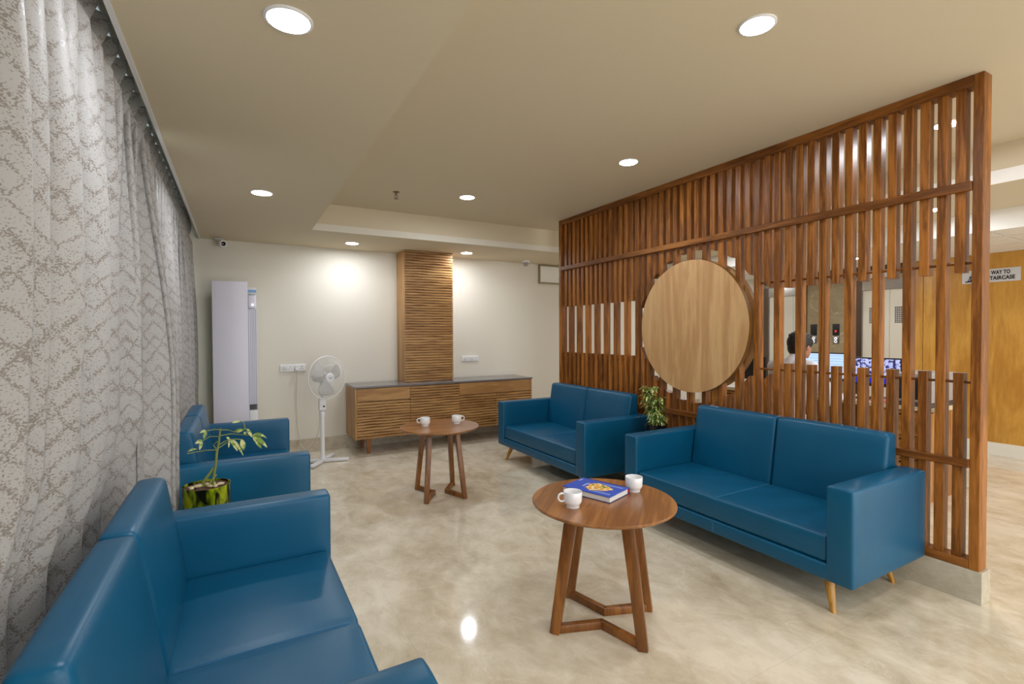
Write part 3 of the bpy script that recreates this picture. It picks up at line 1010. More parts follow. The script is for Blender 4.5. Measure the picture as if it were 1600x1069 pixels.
# ------------------------------------------------------------------ ceiling fittings
cm = thing('security_camera', 'small white bullet security camera in the far left ceiling corner', 'camera', (-0.165, 6.17, HS))
bm = B(); lathe(bm, [(0, 0), (0.045, 0), (0.045, -0.012), (0.03, -0.02), (0.016, -0.03), (0.016, -0.055), (0, -0.055)], 24, cap=False); bmesh.ops.reverse_faces(bm, faces=bm.faces[:]); link('mount', bm, 'matwhite', cm)
bm = B(); lathe(bm, [(0, -0.08), (0.03, -0.075), (0.036, -0.05), (0.038, 0.05), (0.036, 0.054), (0.028, 0.05), (0, 0.05)], 24, cap=False)
hd = link('camera_head', bm, 'white', cm, loc=(0.03, -0.06, -0.062), rot=(math.radians(98), 0, math.radians(18)))
bm = B(); lathe(bm, [(0.024, 0.0), (0.022, 0.006), (0.012, 0.009), (0, 0.010)], 24, cap=False); link('lens', bm, 'lens', hd, loc=(0, 0, 0.049))
dm = thing('dome_camera', 'small white dome camera on the ceiling near the framed panel', 'camera', (3.60, 6.02, HS))
bm = B(); lathe(bm, [(0, 0), (0.056, 0), (0.058, -0.022), (0.045, -0.03), (0, -0.03)], 28, cap=False); bmesh.ops.reverse_faces(bm, faces=bm.faces[:]); link('base', bm, 'white', dm)
bm = B(); lathe(bm, [(0.038, -0.03), (0.037, -0.05), (0.026, -0.072), (0.012, -0.082), (0, -0.084)], 28, cap=False); bmesh.ops.reverse_faces(bm, faces=bm.faces[:]); link('dome', bm, 'grey', dm)
sp = thing('sprinkler', 'small brass fire sprinkler hanging from the raised ceiling', 'sprinkler', (1.295, 4.495, HC))
bm = B(); lathe(bm, [(0, 0), (0.032, 0), (0.032, -0.003), (0.012, -0.006), (0.009, -0.03), (0, -0.03)], 20, cap=False); bmesh.ops.reverse_faces(bm, faces=bm.faces[:]); link('escutcheon', bm, 'brass', sp)
bm = B()
for s in (-1, 1):
    tube(bm, [(0.008 * s, 0, -0.028), (0.016 * s, 0, -0.045), (0.004 * s, 0, -0.062)], 0.0028, 6)
lathe(bm, [(0, -0.061), (0.022, -0.062), (0.022, -0.064), (0, -0.064)], 16, cap=False)
tube(bm, [(0, 0, -0.03), (0, 0, -0.06)], 0.003, 6)
link('deflector', bm, 'brass', sp)

# ------------------------------------------------------------------ tower air conditioner
ac = thing('air_conditioner', 'tall lilac grey tower air conditioner in the corner beside the curtain', 'air conditioner', (-0.02, 5.86, 0))
bm = B()
softbox(bm, 0.205, 0.15, 0.93, 0.02, (3, 3, 6), center=(-0.005, 0.20, 0.95))
link('body', bm, 'acside', ac)
bm = B()
rows = []
nx = 16
for i in range(nx + 1):
    x = -0.205 + 0.325 * i / nx
    u = i / nx
    yy = 0.05 * (1 - u) ** 3 + 0.004 * u
    rows.append((x, yy))
prof = rows + [(0.12, 0.05), (-0.205, 0.07)]
prism(bm, prof, 0.06, 1.955)
link('front_panel', bm, 'lilac', ac)
bm = B(); box(bm, 0.121, 0.198, 0.012, 0.06, 1.83, 1.90, bev=0.006); box(bm, 0.121, 0.1985, 0.0115, 0.05, 1.845, 1.873, 1); link('top_cap', bm, ['white', 'bluetape'], ac)
bm = B(); softbox(bm, 0.036, 0.02, 0.07, 0.018, (2, 1, 3), center=(0.159, 0.032, 1.745)); link('display', bm, 'lilac', ac)
bm = B(); lathe(bm, [(0, 0), (0.012, 0.0), (0.010, 0.003), (0, 0.004)], 16, cap=False); link('indicator_light', bm, 'led_white', ac, loc=(0.162, 0.009, 1.715), rot=(PI / 2, 0, 0))
bm = B()
for k in range(5):
    x = 0.127 + 0.0165 * k
    box(bm, x, x + 0.008, 0.018, 0.032, 0.66, 1.67)
box(bm, 0.123, 0.199, 0.030, 0.040, 0.66, 1.67, 1)
link('air_outlet', bm, ['lilac', 'acgrille'], ac, smooth=False)
bm = B(); box(bm, 0.123, 0.199, 0.014, 0.055, 0.06, 0.60, bev=0.004); link('lower_side_panel', bm, 'white', ac)
bm = B()
for k in range(6):
    box(bm, 0.128 + 0.012 * k, 0.134 + 0.012 * k, 0.012, 0.05, 0.605, 0.655)
link('corner_vent', bm, 'darkgrey', ac, smooth=False)

# ------------------------------------------------------------------ pedestal fan
fn_ = thing('pedestal_fan', 'white pedestal fan standing between the air conditioner and the sideboard', 'fan', (0.80, 5.69, 0))
for k, a in enumerate((-12, 62, 168, 242)):
    a = math.radians(a - 4)
    dx, dy = math.cos(a), math.sin(a)
    bm = B(); beam(bm, (0.02 * dx, 0.02 * dy, 0.02), (0.27 * dx, 0.27 * dy, 0.02), 0.055, 0.034, 0.045, 0.026, side=(-dy, dx, 0), bev=0.004)
    link('base_leg', bm, 'white', fn_)
bm = B(); lathe(bm, [(0.035, 0.02), (0.035, 0.05), (0.026, 0.07), (0.0225, 0.08), (0.0225, 0.50), (0.028, 0.50), (0.028, 0.545), (0.018, 0.55), (0.018, 0.60), (0, 0.60)], 24, cap=False); link('pole', bm, 'white', fn_)
bm = B(); softbox(bm, 0.038, 0.035, 0.065, 0.012, (2, 2, 3), center=(0, 0, 0.635)); cbx = link('control_box', bm, 'white', fn_)
bm = B(); lathe(bm, [(0, 0), (0.010, 0), (0.010, 0.008), (0, 0.010)], 14, cap=False); link('knob', bm, 'darkgrey', cbx, loc=(0.012, -0.036, 0.615), rot=(PI / 2, 0, 0))
FA = math.atan2(-0.876, 0.48)
fd = Vector((math.cos(FA), math.sin(FA), 0.0)); fs = Vector((-math.sin(FA), math.cos(FA), 0)); fu = Vector((0, 0, 1))
HZ = 0.93
def FP(f, s, u):
    return fd * f + fs * s + Vector((0, 0, HZ)) + fu * u
def ring(bm, f, r, rad, n=48):
    tube(bm, [FP(f, r * math.cos(2 * PI * k / n), r * math.sin(2 * PI * k / n)) for k in range(n)], rad, 6, closed=True)
def dirmat(bm, f0):
    """turn a lathe about z into one about the fan axis"""
    mt = Matrix((( -fs.x, 0, fd.x, 0), (-fs.y, 0, fd.y, 0), (0, 1, 0, 0), (0, 0, 0, 1)))
    bmesh.ops.transform(bm, matrix=Matrix.Translation(FP(f0, 0, 0)) @ mt, verts=bm.verts[:])
bm = B(); lathe(bm, [(0, -0.12), (0.045, -0.118), (0.06, -0.09), (0.06, 0.02), (0.045, 0.035), (0, 0.036)], 28, cap=False); dirmat(bm, -0.005); bmesh.ops.recalc_face_normals(bm, faces=bm.faces[:]); link('motor_housing', bm, 'white', fn_)
bm = B(); tube(bm, [(0, 0, 0.69), (0, 0, 0.78), FP(-0.01, 0, -0.04)], 0.017, 12); link('neck', bm, 'white', fn_)
bm = B()
R0 = 0.232
for f, r, rad in ((0.085, R0, 0.0065), (0.045, R0 * 0.93, 0.0018), (0.135, 0.05, 0.0025), (0.128, 0.14, 0.0016), (0.04, 0.06, 0.0025)):
    ring(bm, f, r, rad)
for k in range(72):
    a = 2 * PI * k / 72
    c, s_ = math.cos(a), math.sin(a)
    tube(bm, [FP(0.136, 0.045 * c, 0.045 * s_), FP(0.132, 0.13 * c, 0.13 * s_), FP(0.115, 0.2 * c, 0.2 * s_), FP(0.087, R0 * c, R0 * s_)], 0.0011, 4)
    tube(bm, [FP(0.04, 0.06 * c, 0.06 * s_), FP(0.04, 0.16 * c, 0.16 * s_), FP(0.083, R0 * c, R0 * s_)], 0.0011, 4)
cg = link('cage', bm, 'white', fn_, auto=False)
bm = B(); lathe(bm, [(0, 0), (0.048, 0), (0.05, 0.004), (0.044, 0.010), (0, 0.012)], 28, cap=False); dirmat(bm, 0.134); bmesh.ops.recalc_face_normals(bm, faces=bm.faces[:]); hb = link('centre_badge', bm, 'white', cg)
bm = B()
for w, u in ((0.026, 0.004), (0.016, -0.010)):
    vs = []
    for a, b_ in ((-w, u - 0.0022), (w, u - 0.0022), (w, u + 0.0022), (-w, u + 0.0022)):
        vs.append(bm.verts.new(FP(0.1468, a, b_)))
    bm.faces.new(vs)
bmesh.ops.recalc_face_normals(bm, faces=bm.faces[:])
link('badge_lettering', bm, plain('badge_blue', (40, 96, 150), 0.4), hb, smooth=False)
for k in range(3):
    bm = B()
    a0 = k * 2 * PI / 3 + 0.3
    prev = None
    for i in range(9):
        r = 0.03 + 0.165 * i / 8
        half = 0.25 + 0.35 * math.sin(PI * (i + 1.5) / 11)
        row = []
        for j in range(7):
            a = a0 + half * (j / 3 - 1) + 0.2 * i / 8
            row.append(bm.verts.new(FP(0.075 + 0.02 * (j / 3 - 1), r * math.cos(a), r * math.sin(a))))
        if prev:
            for j in range(6):
                bm.faces.new((prev[j], prev[j + 1], row[j + 1], row[j]))
        prev = row
    o = link('blade', bm, 'blade', fn_)
    md = o.modifiers.new('s', 'SOLIDIFY'); md.thickness = 0.002
bm = B()
tube(bm, [(-0.02, 0.03, 0.60), (-0.03, 0.06, 0.35), (-0.06, 0.20, 0.16), (-0.12, 0.40, 0.05), (-0.17, 0.50, 0.10), (-0.20, 0.545, 0.30), (-0.21, 0.548, 0.60), (-0.20, 0.545, 0.88), (-0.203, 0.53, 0.985)], 0.0035, 6)
cd_ = link('power_cord', bm, 'cable', fn_)
bm = B(); softbox(bm, 0.014, 0.016, 0.016, 0.005, (1, 1, 1), center=(-0.203, 0.527, 0.995)); link('plug', bm, 'white', cd_)

# ------------------------------------------------------------------ curtains
def sstep(a, b_, x):
    t = max(0, min(1, (x - a) / (b_ - a)))
    return t * t * (3 - 2 * t)
def curtain(name, label, y0, y1, ztop, phase, bulge, amp=0.040):
    bm = B()
    uvl = bm.loops.layers.uv.new('UVMap')
    dy = 0.007
    ny = int((y1 - y0) / dy)
    zs = [ztop - v for v in (0, 0.012, 0.05, 0.09, 0.12, 0.15, 0.19, 0.25, 0.33)] 
    z = ztop - 0.45
    while z > 0.03:
        zs.append(z); z -= 0.09
    zs.append(0.015)
    P0 = 0.158
    def xx(y, z):
        yy = y + 0.012 * math.sin(y * 3.1 + z * 0.8)
        a = 2 * PI * yy / P0 + phase
        top = sstep(ztop - 0.16, ztop - 0.05, z)
        pinch = math.exp(-((z - (ztop - 0.12)) / 0.035) ** 2)
        A_ = amp * (1 - 0.72 * pinch) * (0.85 if top > 0.5 else 1)
        w = math.sin(a + 0.45 * math.sin(a)) + 0.2 * math.sin(2 * a + 0.7)
        low = 1 - sstep(ztop - 0.9, ztop - 0.2, z)
        w2 = math.sin(a * 0.5 + 1.3 + 0.4 * math.sin(z * 1.3)) * 0.55 + 0.35 * math.sin(a * 0.31 + 2.0)
        w = w * (1 - 0.2 * low) + w2 * low * 0.8
        c = -0.432
        c += bulge(y, z)
        return c + A_ * w * (0.9 if z > 0.9 else 0.8)
    K2 = 0.020
    grid = []
    us = []
    u = 0
    for i in range(ny + 1):
        y = y0 + (y1 - y0) * i / ny
        if i:
            u += math.hypot(y - py, xx(y, 1.3) - px)
        py, px = y, xx(y, 1.3)
        us.append(u)
        aa = 2 * PI * (y + 0.012 * math.sin(y * 3.1)) / P0 + phase
        grid.append([bm.verts.new((xx(y, z), y + K2 * math.sin(2 * aa) * (1 if z < ztop - 0.2 else 0.6), z)) for z in zs])
    for i in range(ny):
        for j in range(len(zs) - 1):
            q = ((i, j), (i, j + 1), (i + 1, j + 1), (i + 1, j))
            f = bm.faces.new([grid[a][b_] for a, b_ in q])
            for lp, (a, b_) in zip(f.loops, q):
                lp[uvl].uv = (us[a], zs[b_])
    o = link(name, bm, 'curtain', auto=False)
    md = o.modifiers.new('t', 'SOLIDIFY'); md.thickness = 0.0015
    return tag(o, label, 'curtain', 'grey patterned curtains along the left wall')
def bulge_near(y, z):
    s = 1 - sstep(1.1, 2.5, z)
    v = 0.125 * s * math.exp(-((y - 2.95) / 0.20) ** 2) if y < 2.95 else 0.125 * s
    v += 0.03 * (1 - sstep(0.3, 1.6, abs(y - 1.2))) * sstep(0.8, 1.6, z) * (1 - sstep(1.8, 2.5, z))
    low = 1 - sstep(0.75, 1.1, z)
    sofa = sstep(0.85, 1.0, y) * (1 - sstep(2.52, 2.66, y))
    v -= 0.055 * low * sofa
    return v
def bulge_far(y, z):
    low = 1 - sstep(0.75, 1.15, z)
    sofa = sstep(3.1, 3.25, y) * (1 - sstep(4.9, 5.05, y))
    return -0.03 * low * sofa + 0.02 * (1 - sstep(1.2, 2.4, z)) * (1 - sofa * low)
curtain('curtain', 'long pleated grey patterned curtain beside the nearest blue sofa', -0.9, 3.07, 2.535, 0.0, bulge_near, 0.058)
curtain('curtain', 'far pleated grey patterned curtain behind the sofa by the air conditioner', 3.09, 6.02, 2.535, 1.1, bulge_far, 0.042)
bm = B(); box(bm, -0.46, -0.41, -1.0, 6.1, 2.545, 2.565); tag(link('curtain_track', bm, 'acside', smooth=False), 'pale curtain track under the ceiling edge above the curtains', 'curtain track')
bm = B(); box(bm, -0.445, -0.425, -1.0, 6.1, 2.565, 2.60); o = link('track_bracket', bm, 'acside', smooth=False); o.parent = bpy.data.objects['curtain_track']

# ------------------------------------------------------------------ plants
def leaf(bm, base, d, up, ln, wd, droop=0.3, mi=0):
    """pointed leaf growing from base along d, bending down"""
    d = Vector(d).normalized(); up = Vector(up)
    s = d.cross(up)
    if s.length < 0.01: s = Vector((1, 0, 0))
    s.normalize()
    n = s.cross(d).normalized()
    rows = []
    K = 7
    for i in range(K + 1):
        t = i / K
        w = wd * math.sin(PI * min(1, t * 0.94 + 0.03)) ** 0.8 * (1 - 0.25 * t)
        c = Vector(base) + d * ln * t + Vector((0, 0, -1)) * droop * ln * t * t
        rows.append([bm.verts.new(c - s * w / 2 + n * w * 0.12), bm.verts.new(c), bm.verts.new(c + s * w / 2 + n * w * 0.12)])
    for a, b_ in zip(rows, rows[1:]):
        for j in range(2):
            bm.faces.new((a[j], a[j + 1], b_[j + 1], b_[j])).material_index = mi

def planter(potmat, label_p, label_s, loc, rpot, hp, zrim):
    zb = zrim - hp
    st = thing('plant_stand', label_s, 'plant stand', (loc[0], loc[1], 0), 0, 'black plant stands')
    bm = B()
    for k in range(2):
        a = PI / 4 + k * PI / 2
        c, s = math.cos(a), math.sin(a)
        r = rpot + 0.012
        beam(bm, (-r * c, -r * s, zb - 0.014), (r * c, r * s, zb - 0.014), 0.022, 0.022, 0.022, 0.022, side=(0, 0, 1))
    link('cross_bar', bm, 'darkwood', st, smooth=False)
    for k in range(4):
        a = PI / 4 + k * PI / 2
        r = rpot + 0.013
        bm = B(); beam(bm, (r * math.cos(a), r * math.sin(a), 0), (r * math.cos(a), r * math.sin(a), zb + hp * 0.35), 0.022, 0.018, 0.022, 0.018, side=(-math.sin(a), math.cos(a), 0), bev=0.002)
        link('leg', bm, 'darkwood', st, smooth=False)
    t = thing('potted_plant', label_p, 'potted plant', (loc[0], loc[1], zb), 0)
    bm = B()
    lathe(bm, [(0, 0), (rpot * 0.94, 0), (rpot, 0.01), (rpot, hp - 0.006), (rpot * 1.015, hp - 0.004), (rpot * 1.015, hp), (rpot * 0.985, hp), (rpot * 0.975, hp - 0.03), (rpot * 0.97, hp - 0.06), (0, hp - 0.06)], 48, cap=False)
    link('pot', bm, potmat, t)
    bm = B()
    n = 20
    rnd = random.Random(3)
    prev = None
    for i in range(9):
        r = rpot * 0.968 * i / 8
        rg = [bm.verts.new((r * math.cos(2 * PI * k / n), r * math.sin(2 * PI * k / n), hp - 0.012 + rnd.uniform(-0.004, 0.006)))for k in range(n)] if i else [bm.verts.new((0, 0, hp - 0.008))]
        if prev:
            for k in range(n):
                if len(prev) == 1: bm.faces.new((prev[0], rg[k], rg[(k + 1) % n]))
                else: bm.faces.new((prev[k], rg[k], rg[(k + 1) % n], prev[(k + 1) % n]))
        prev = rg
    link('soil', bm, 'soil', t)
    return t, zb
PZR = 0.62
p1, zb = planter('pot', 'sparse drooping plant in a glossy yellow green pot between the left sofas', 'black plant stand under the yellow green pot', (-0.150, 3.0), 0.108, 0.26, PZR)
hp = 0.26
rnd = random.Random(12)
for k in range(14):
    a = rnd.uniform(0, 2 * PI); r = rnd.uniform(0.02, 0.085)
    bm = B(); bmesh.ops.create_icosphere(bm, subdivisions=2, radius=1)
    sx, sy, sz = rnd.uniform(0.010, 0.019), rnd.uniform(0.008, 0.014), rnd.uniform(0.006, 0.009)
    for v in bm.verts: v.co = Vector((v.co.x * sx, v.co.y * sy, v.co.z * sz))
    link('pebble', bm, 'pebble', p1, loc=(r * math.cos(a) - 0.005, r * math.sin(a) * 0.8 - 0.02, hp - 0.003), rot=(0, 0, a))
ox1, oy1, oz1 = -0.150, 3.0, zb
def W1(x, z, dy=0.0):
    return Vector((x - ox1, 3.0 + dy - oy1, z - oz1))
bm = B()
tube(bm, [W1(-0.125, 0.595), W1(-0.118, 0.66), W1(-0.108, 0.72, -0.01), W1(-0.103, 0.78), W1(-0.092, 0.84), W1(-0.086, 0.905)], [0.008, 0.0065, 0.006, 0.006, 0.005, 0.004], 8)
tube(bm, [W1(-0.16, 0.595, 0.01), W1(-0.165, 0.635), W1(-0.14, 0.67), W1(-0.12, 0.70)], [0.010, 0.008, 0.007, 0.006], 8)
tube(bm, [W1(-0.14, 0.60, -0.03), W1(-0.13, 0.64, -0.02), W1(-0.105, 0.665)], 0.004, 6)
for pts in ([(-0.086, 0.90), (-0.11, 0.903), (-0.15, 0.900)], [(-0.092, 0.865), (-0.13, 0.868), (-0.165, 0.852)],
            [(-0.10, 0.795), (-0.15, 0.80), (-0.205, 0.793), (-0.232, 0.792), (-0.225, 0.81), (-0.19, 0.808)],
            [(-0.10, 0.79), (-0.118, 0.82), (-0.10, 0.84)], [(-0.086, 0.90), (-0.05, 0.893), (-0.02, 0.882), (0.035, 0.893), (0.045, 0.87)],
            [(-0.088, 0.87), (-0.04, 0.872), (0.02, 0.86), (0.065, 0.855)], [(-0.095, 0.82), (-0.06, 0.838), (-0.02, 0.845), (0.012, 0.835)],
            [(-0.10, 0.80), (-0.06, 0.825), (-0.04, 0.845)], [(0.03, 0.893), (0.022, 0.93), (0.005, 0.935)]):
    tube(bm, [W1(x, z, 0.01 * math.sin(9 * x * 10)) for x, z in pts], 0.0026, 6)
link('stem', bm, 'stem', p1)
bm = B()
CAMD = Vector((-0.15, 1, 0))
def lf(x, z, dx, dz, ln, wd, dr=0.2, dy=0.0):
    leaf(bm, W1(x, z, dy), (dx, -0.25, dz), (0.5, -1, 0.55), ln * 0.78, wd * 0.72, dr)
lf(-0.150, 0.900, -0.3, -1, 0.045, 0.028); lf(-0.150, 0.902, -1, -0.1, 0.035, 0.022)
lf(-0.165, 0.852, -0.8, -0.1, 0.045, 0.028); lf(-0.168, 0.850, -0.3, -1, 0.05, 0.026)
lf(-0.195, 0.810, -0.9, 0.2, 0.05, 0.018, 0.4)
lf(-0.02, 0.884, 1, 0.15, 0.06, 0.034, 0.0); lf(0.035, 0.893, 0.7, -1, 0.06, 0.032)
lf(0.065, 0.855, 0.6, -1, 0.10, 0.046, 0.1); lf(0.065, 0.857, 1.1, -0.9, 0.115, 0.04, 0.2); lf(0.07, 0.858, 1, 0.25, 0.085, 0.03, 0.6)
lf(0.03, 0.862, -0.2, 0.6, 0.03, 0.03); lf(0.012, 0.838, 0.15, -1, 0.075, 0.046, 0.0)
lf(-0.04, 0.845, 0.6, -1, 0.08, 0.034); lf(-0.035, 0.845, 0.9, -0.9, 0.10, 0.026, 0.5); lf(-0.045, 0.845, -0.1, -1, 0.05, 0.016)
lf(0.005, 0.935, -1, 0.1, 0.05, 0.02); lf(-0.045, 0.845, -0.6, 0.8, 0.03, 0.02)
link('foliage', bm, 'leafa', p1, auto=False)

p2, zb2 = planter('black', 'bushy variegated plant in a black pot between the two right sofas', 'black plant stand under the black pot by the screen', (3.115, 3.045), 0.088, 0.24, 0.622)
hp2 = 0.24
rnd = random.Random(5)
bm = B(); bm2 = B()
for k in range(12):
    a = rnd.uniform(0, 2 * PI)
    r = rnd.uniform(0.01, 0.05)
    H2 = rnd.uniform(0.26, 0.38) if k < 6 else rnd.uniform(0.12, 0.2)
    bx, by = r * math.cos(a), r * math.sin(a)
    lx, ly = -0.02 + rnd.uniform(-0.07, 0.04), rnd.uniform(-0.08, 0.09)
    pts = [Vector((bx + lx * t * t, by + ly * t, hp2 - 0.03 + H2 * t)) for t in (0, 0.25, 0.5, 0.75, 1)]
    tube(bm, pts, 0.003, 6)
    nl = int(4 + H2 * 20)
    for i in range(nl):
        t = 0.25 + 0.75 * (i + rnd.random()) / nl
        j = min(3, int(t * 4)); q = pts[j].lerp(pts[j + 1], t * 4 - j)
        aa = rnd.uniform(0, 2 * PI)
        for w in range(4):
            a2 = aa + (w - 1.5) * 0.55
            leaf(bm2, q, (math.cos(a2), math.sin(a2), rnd.uniform(-0.4, 0.5)), (0, 0, 1), rnd.uniform(0.05, 0.085), rnd.uniform(0.016, 0.028), rnd.uniform(0.2, 0.9))
for v in bm2.verts:      # keep the foliage off the screen behind it
    v.co.x = min(v.co.x, 0.155)
link('stem', bm, 'stem', p2); link('foliage', bm2, 'leafb', p2, auto=False)
for k in range(5):
    a = rnd.uniform(-1.6, 0.4); r = rnd.uniform(0.05, 0.07)
    bm = B(); bmesh.ops.create_icosphere(bm, subdivisions=2, radius=0.012)
    link('pebble', bm, 'pebble', p2, loc=(r * math.cos(a), r * math.sin(a), hp2 - 0.002))

# ------------------------------------------------------------------ lifts
def lift(n, ya, yb, yj, seam, lab):
    """opening from ya (near, smaller Y) to yb (far); dark jamb from yj to yb"""
    r = thing('door_%d' % n, lab, None, (XW - 0.02, ya, 0)); r['kind'] = 'structure'
    w = yb - ya
    bm = B(); box(bm, -0.030, 0.0, w - (yb - yj), w, 0, 2.10, bev=0.002, seg=1); box(bm, -0.02, 0, 0, 0.03, 0, 2.10); link('door_jamb', bm, 'darksteel', r, smooth=False)
    bm = B(); box(bm, -0.030, 0, 0, w - (yb - yj), 1.955, 2.10, bev=0.002, seg=1); link('door_header', bm, 'steel', r, smooth=False)
    for a, b_ in ((0.03, seam - ya - 0.002), (seam - ya + 0.002, yj - ya)):
        bm = B(); box(bm, -0.012, 0, a, b_, 0.01, 1.955, bev=0.001, seg=1); lf_ = link('door_leaf', bm, 'liftdoor', r, smooth=False)
        vw = 0.085
        ys = (b_ - 0.16) if b_ - a > 0.2 and a > 0.1 else (a + 0.04 if b_ - a < 0.2 else b_ - 0.13)
        bm = B()
        for i in range(4):
            for j in range(9):
                box(bm, -0.0135, -0.0125, ys + i * vw / 4, ys + i * vw / 4 + 0.017, 1.515 + j * 0.024, 1.515 + j * 0.024 + 0.016)
        link('vent', bm, 'darkgrey', lf_, smooth=False)
lift(1, 4.27, 5.05, 4.86, 4.47, 'brushed steel lift door far left of the lobby wall')
lift(2, 2.985, 3.675, 3.51, 3.195, 'brushed steel lift door beside the honey wood panels')
bm = B(); box(bm, XW - 0.028, XW - 0.02, 2.975, 5.10, 2.15, HL - 0.001); struct('trim_6', bm, 'darksteel')
def callpanel(y, lab, lit):
    t = thing('call_panel', lab, 'lift call panel', (XW - 0.02, y, 1.23), 0, 'lift call panels between the two lifts')
    bm = B(); box(bm, -0.012, 0, -0.045, 0.045, 0.12, 0.285, bev=0.003); dp = link('display', bm, 'black', t)
    bm = B(); box(bm, -0.012, 0, -0.045, 0.045, 0.0, 0.115, bev=0.003); bt = link('button_plate', bm, 'steel', t)
    if lit:
        bm = B(); prism(bm, [(-0.016, 0.19), (0.016, 0.19), (0.006, 0.178), (0.006, 0.165), (-0.006, 0.165), (-0.006, 0.178)], -0.0135, -0.012, axis='X'); link('digit', bm, 'led_red', dp, smooth=False)
    for z in (0.034, 0.078):
        bm = B(); tube(bm, [(-0.0145, 0.016 * math.cos(2 * PI * k / 20), z + 0.016 * math.sin(2 * PI * k / 20)) for k in range(20)], 0.0035, 6, closed=True); link('button', bm, 'led_white', bt)
callpanel(3.855, 'lift call panel with a red lit display, nearer the right lift', True)
callpanel(4.165, 'lift call panel half hidden behind a slat, nearer the left lift', False)

def text_mesh(txt, size, bold=0.0):
    cu = bpy.data.curves.new('t', 'FONT')
    cu.body = txt; cu.size = size; cu.offset = bold; cu.extrude = 0.0006; cu.space_character = 1.05
    ob = bpy.data.objects.new('t', cu); C.objects.link(ob)
    dg = bpy.context.evaluated_depsgraph_get()
    me = bpy.data.meshes.new_from_object(ob.evaluated_get(dg))
    bpy.data.objects.remove(ob)
    me.transform(Matrix.Identity(4))
    return me
def put_text(txt, size, bold, parent, loc, mat, width=None, name='lettering'):
    """text on a plane facing -X, reading towards -Y"""
    me = text_mesh(txt, size, bold)
    xs_ = [v.co.x for v in me.vertices]
    k = width / (max(xs_) - min(xs_)) if width else 1
    x0 = min(xs_)
    for v in me.vertices:
        x, y_, z_ = v.co
        v.co = (-z_, -(x - x0) * k, y_)
    me.materials.clear(); me.materials.append(M[mat])
    o = bpy.data.objects.new(name, me); C.objects.link(o); o.parent = parent; o.location = loc
    me.name = name
    return o
sg = thing('wall_sign', 'white sign reading way to staircase with a running figure on the wood wall', 'sign', (XW - 0.022, 2.463, 1.955))
bm = B(); box(bm, -0.006, 0, -0.495, 0, 0, 0.15, bev=0.001, seg=1); link('sign_board', bm, 'signwhite', sg, smooth=False)
put_text('WAY TO', 0.058, 0.0024, sg, (-0.0065, -0.253, 0.088), 'signblack', 0.160)
put_text('STAIRCASE', 0.058, 0.0024, sg, (-0.0065, -0.222, 0.026), 'signblack', 0.230)
bm = B()
def bar(p, q, w):
    beam(bm, (-0.0065, p[0], p[1]), (-0.0065, q[0], q[1]), w, 0.001, w, 0.001, side=(0, q[1] - p[1], p[0] - q[0]))
for p, q, w in (((-0.085, 0.085), (-0.070, 0.055), 0.014), ((-0.083, 0.080), (-0.105, 0.070), 0.006), ((-0.083, 0.080), (-0.062, 0.078), 0.006), ((-0.070, 0.055), (-0.092, 0.042), 0.008), ((-0.070, 0.055), (-0.055, 0.040), 0.008), ((-0.03, 0.02), (-0.05, 0.02), 0.014), ((-0.05, 0.025), (-0.075, 0.025), 0.022), ((-0.075, 0.03), (-0.11, 0.03), 0.032)):
    bar(p, q, w)
prism(bm, [(-0.090 + 0.009 * math.cos(2 * PI * k / 12), 0.105 + 0.009 * math.sin(2 * PI * k / 12)) for k in range(12)], -0.007, -0.006, axis='X')
link('pictogram', bm, 'signblack', sg, smooth=False)
sg2 = thing('lift_sign', 'small white sign above the right lift, partly behind slats', 'sign', (XW - 0.03, 3.53, 2.12))
bm = B(); box(bm, -0.004, 0, -0.42, 0, 0, 0.10); link('sign_board', bm, 'signwhite', sg2, smooth=False)
put_text('T', 0.06, 0.002, sg2, (-0.0045, -0.245, 0.03), 'signblack', 0.035)

# ------------------------------------------------------------------ reception desk
DX0, DX1, DY0, DY1, DZ = 4.865, 5.50, 1.81, 4.05, 0.765
dk = thing('reception_desk', 'wooden reception desk with fluted end behind the screen', 'desk', (DX0, DY0, 0))
dw, dl = DX1 - DX0, DY1 - DY0
bm = B(); box(bm, 0.12, dw, 0.0, dl, DZ - 0.035, DZ, bev=0.002, seg=1); link('worktop', bm, plain('desk_top_cream', (206, 190, 158), 0.35), dk, smooth=False)
bm = B()
k = 0.0
while k < dw - 0.004:
    box(bm, k, min(k + 0.014, dw), 0.0, 0.02, 0.0, DZ - 0.036)
    k += 0.0185
box(bm, 0, dw, 0.006, 0.03, 0, DZ - 0.036)
link('fluted_end_panel', bm, 'flute', dk, smooth=False)
bm = B(); box(bm, dw - 0.02, dw, 0.03, dl, 0, DZ - 0.036); link('front_panel', bm, 'flute', dk, smooth=False)
bm = B(); box(bm, 0.15, dw - 0.02, dl - 0.03, dl, 0, DZ - 0.036); link('end_panel', bm, 'desk', dk, smooth=False)
for yc in (0.04, dl - 0.50):
    bm = B(); box(bm, 0.16, 0.58, yc, yc + 0.46, 0.06, DZ - 0.037); pdz = link('pedestal', bm, 'desk', dk, smooth=False)
    for i, (a, b_) in enumerate(((0.07, 0.30), (0.31, 0.50), (0.51, 0.715))):
        bm = B(); box(bm, 0.145, 0.159, yc + 0.004, yc + 0.456, a, b_, bev=0.001, seg=1); box(bm, 0.1445, 0.147, yc + 0.17, yc + 0.29, b_ - 0.035, b_ - 0.022, 1); link('drawer', bm, ['desk', 'seam'], pdz, smooth=False)

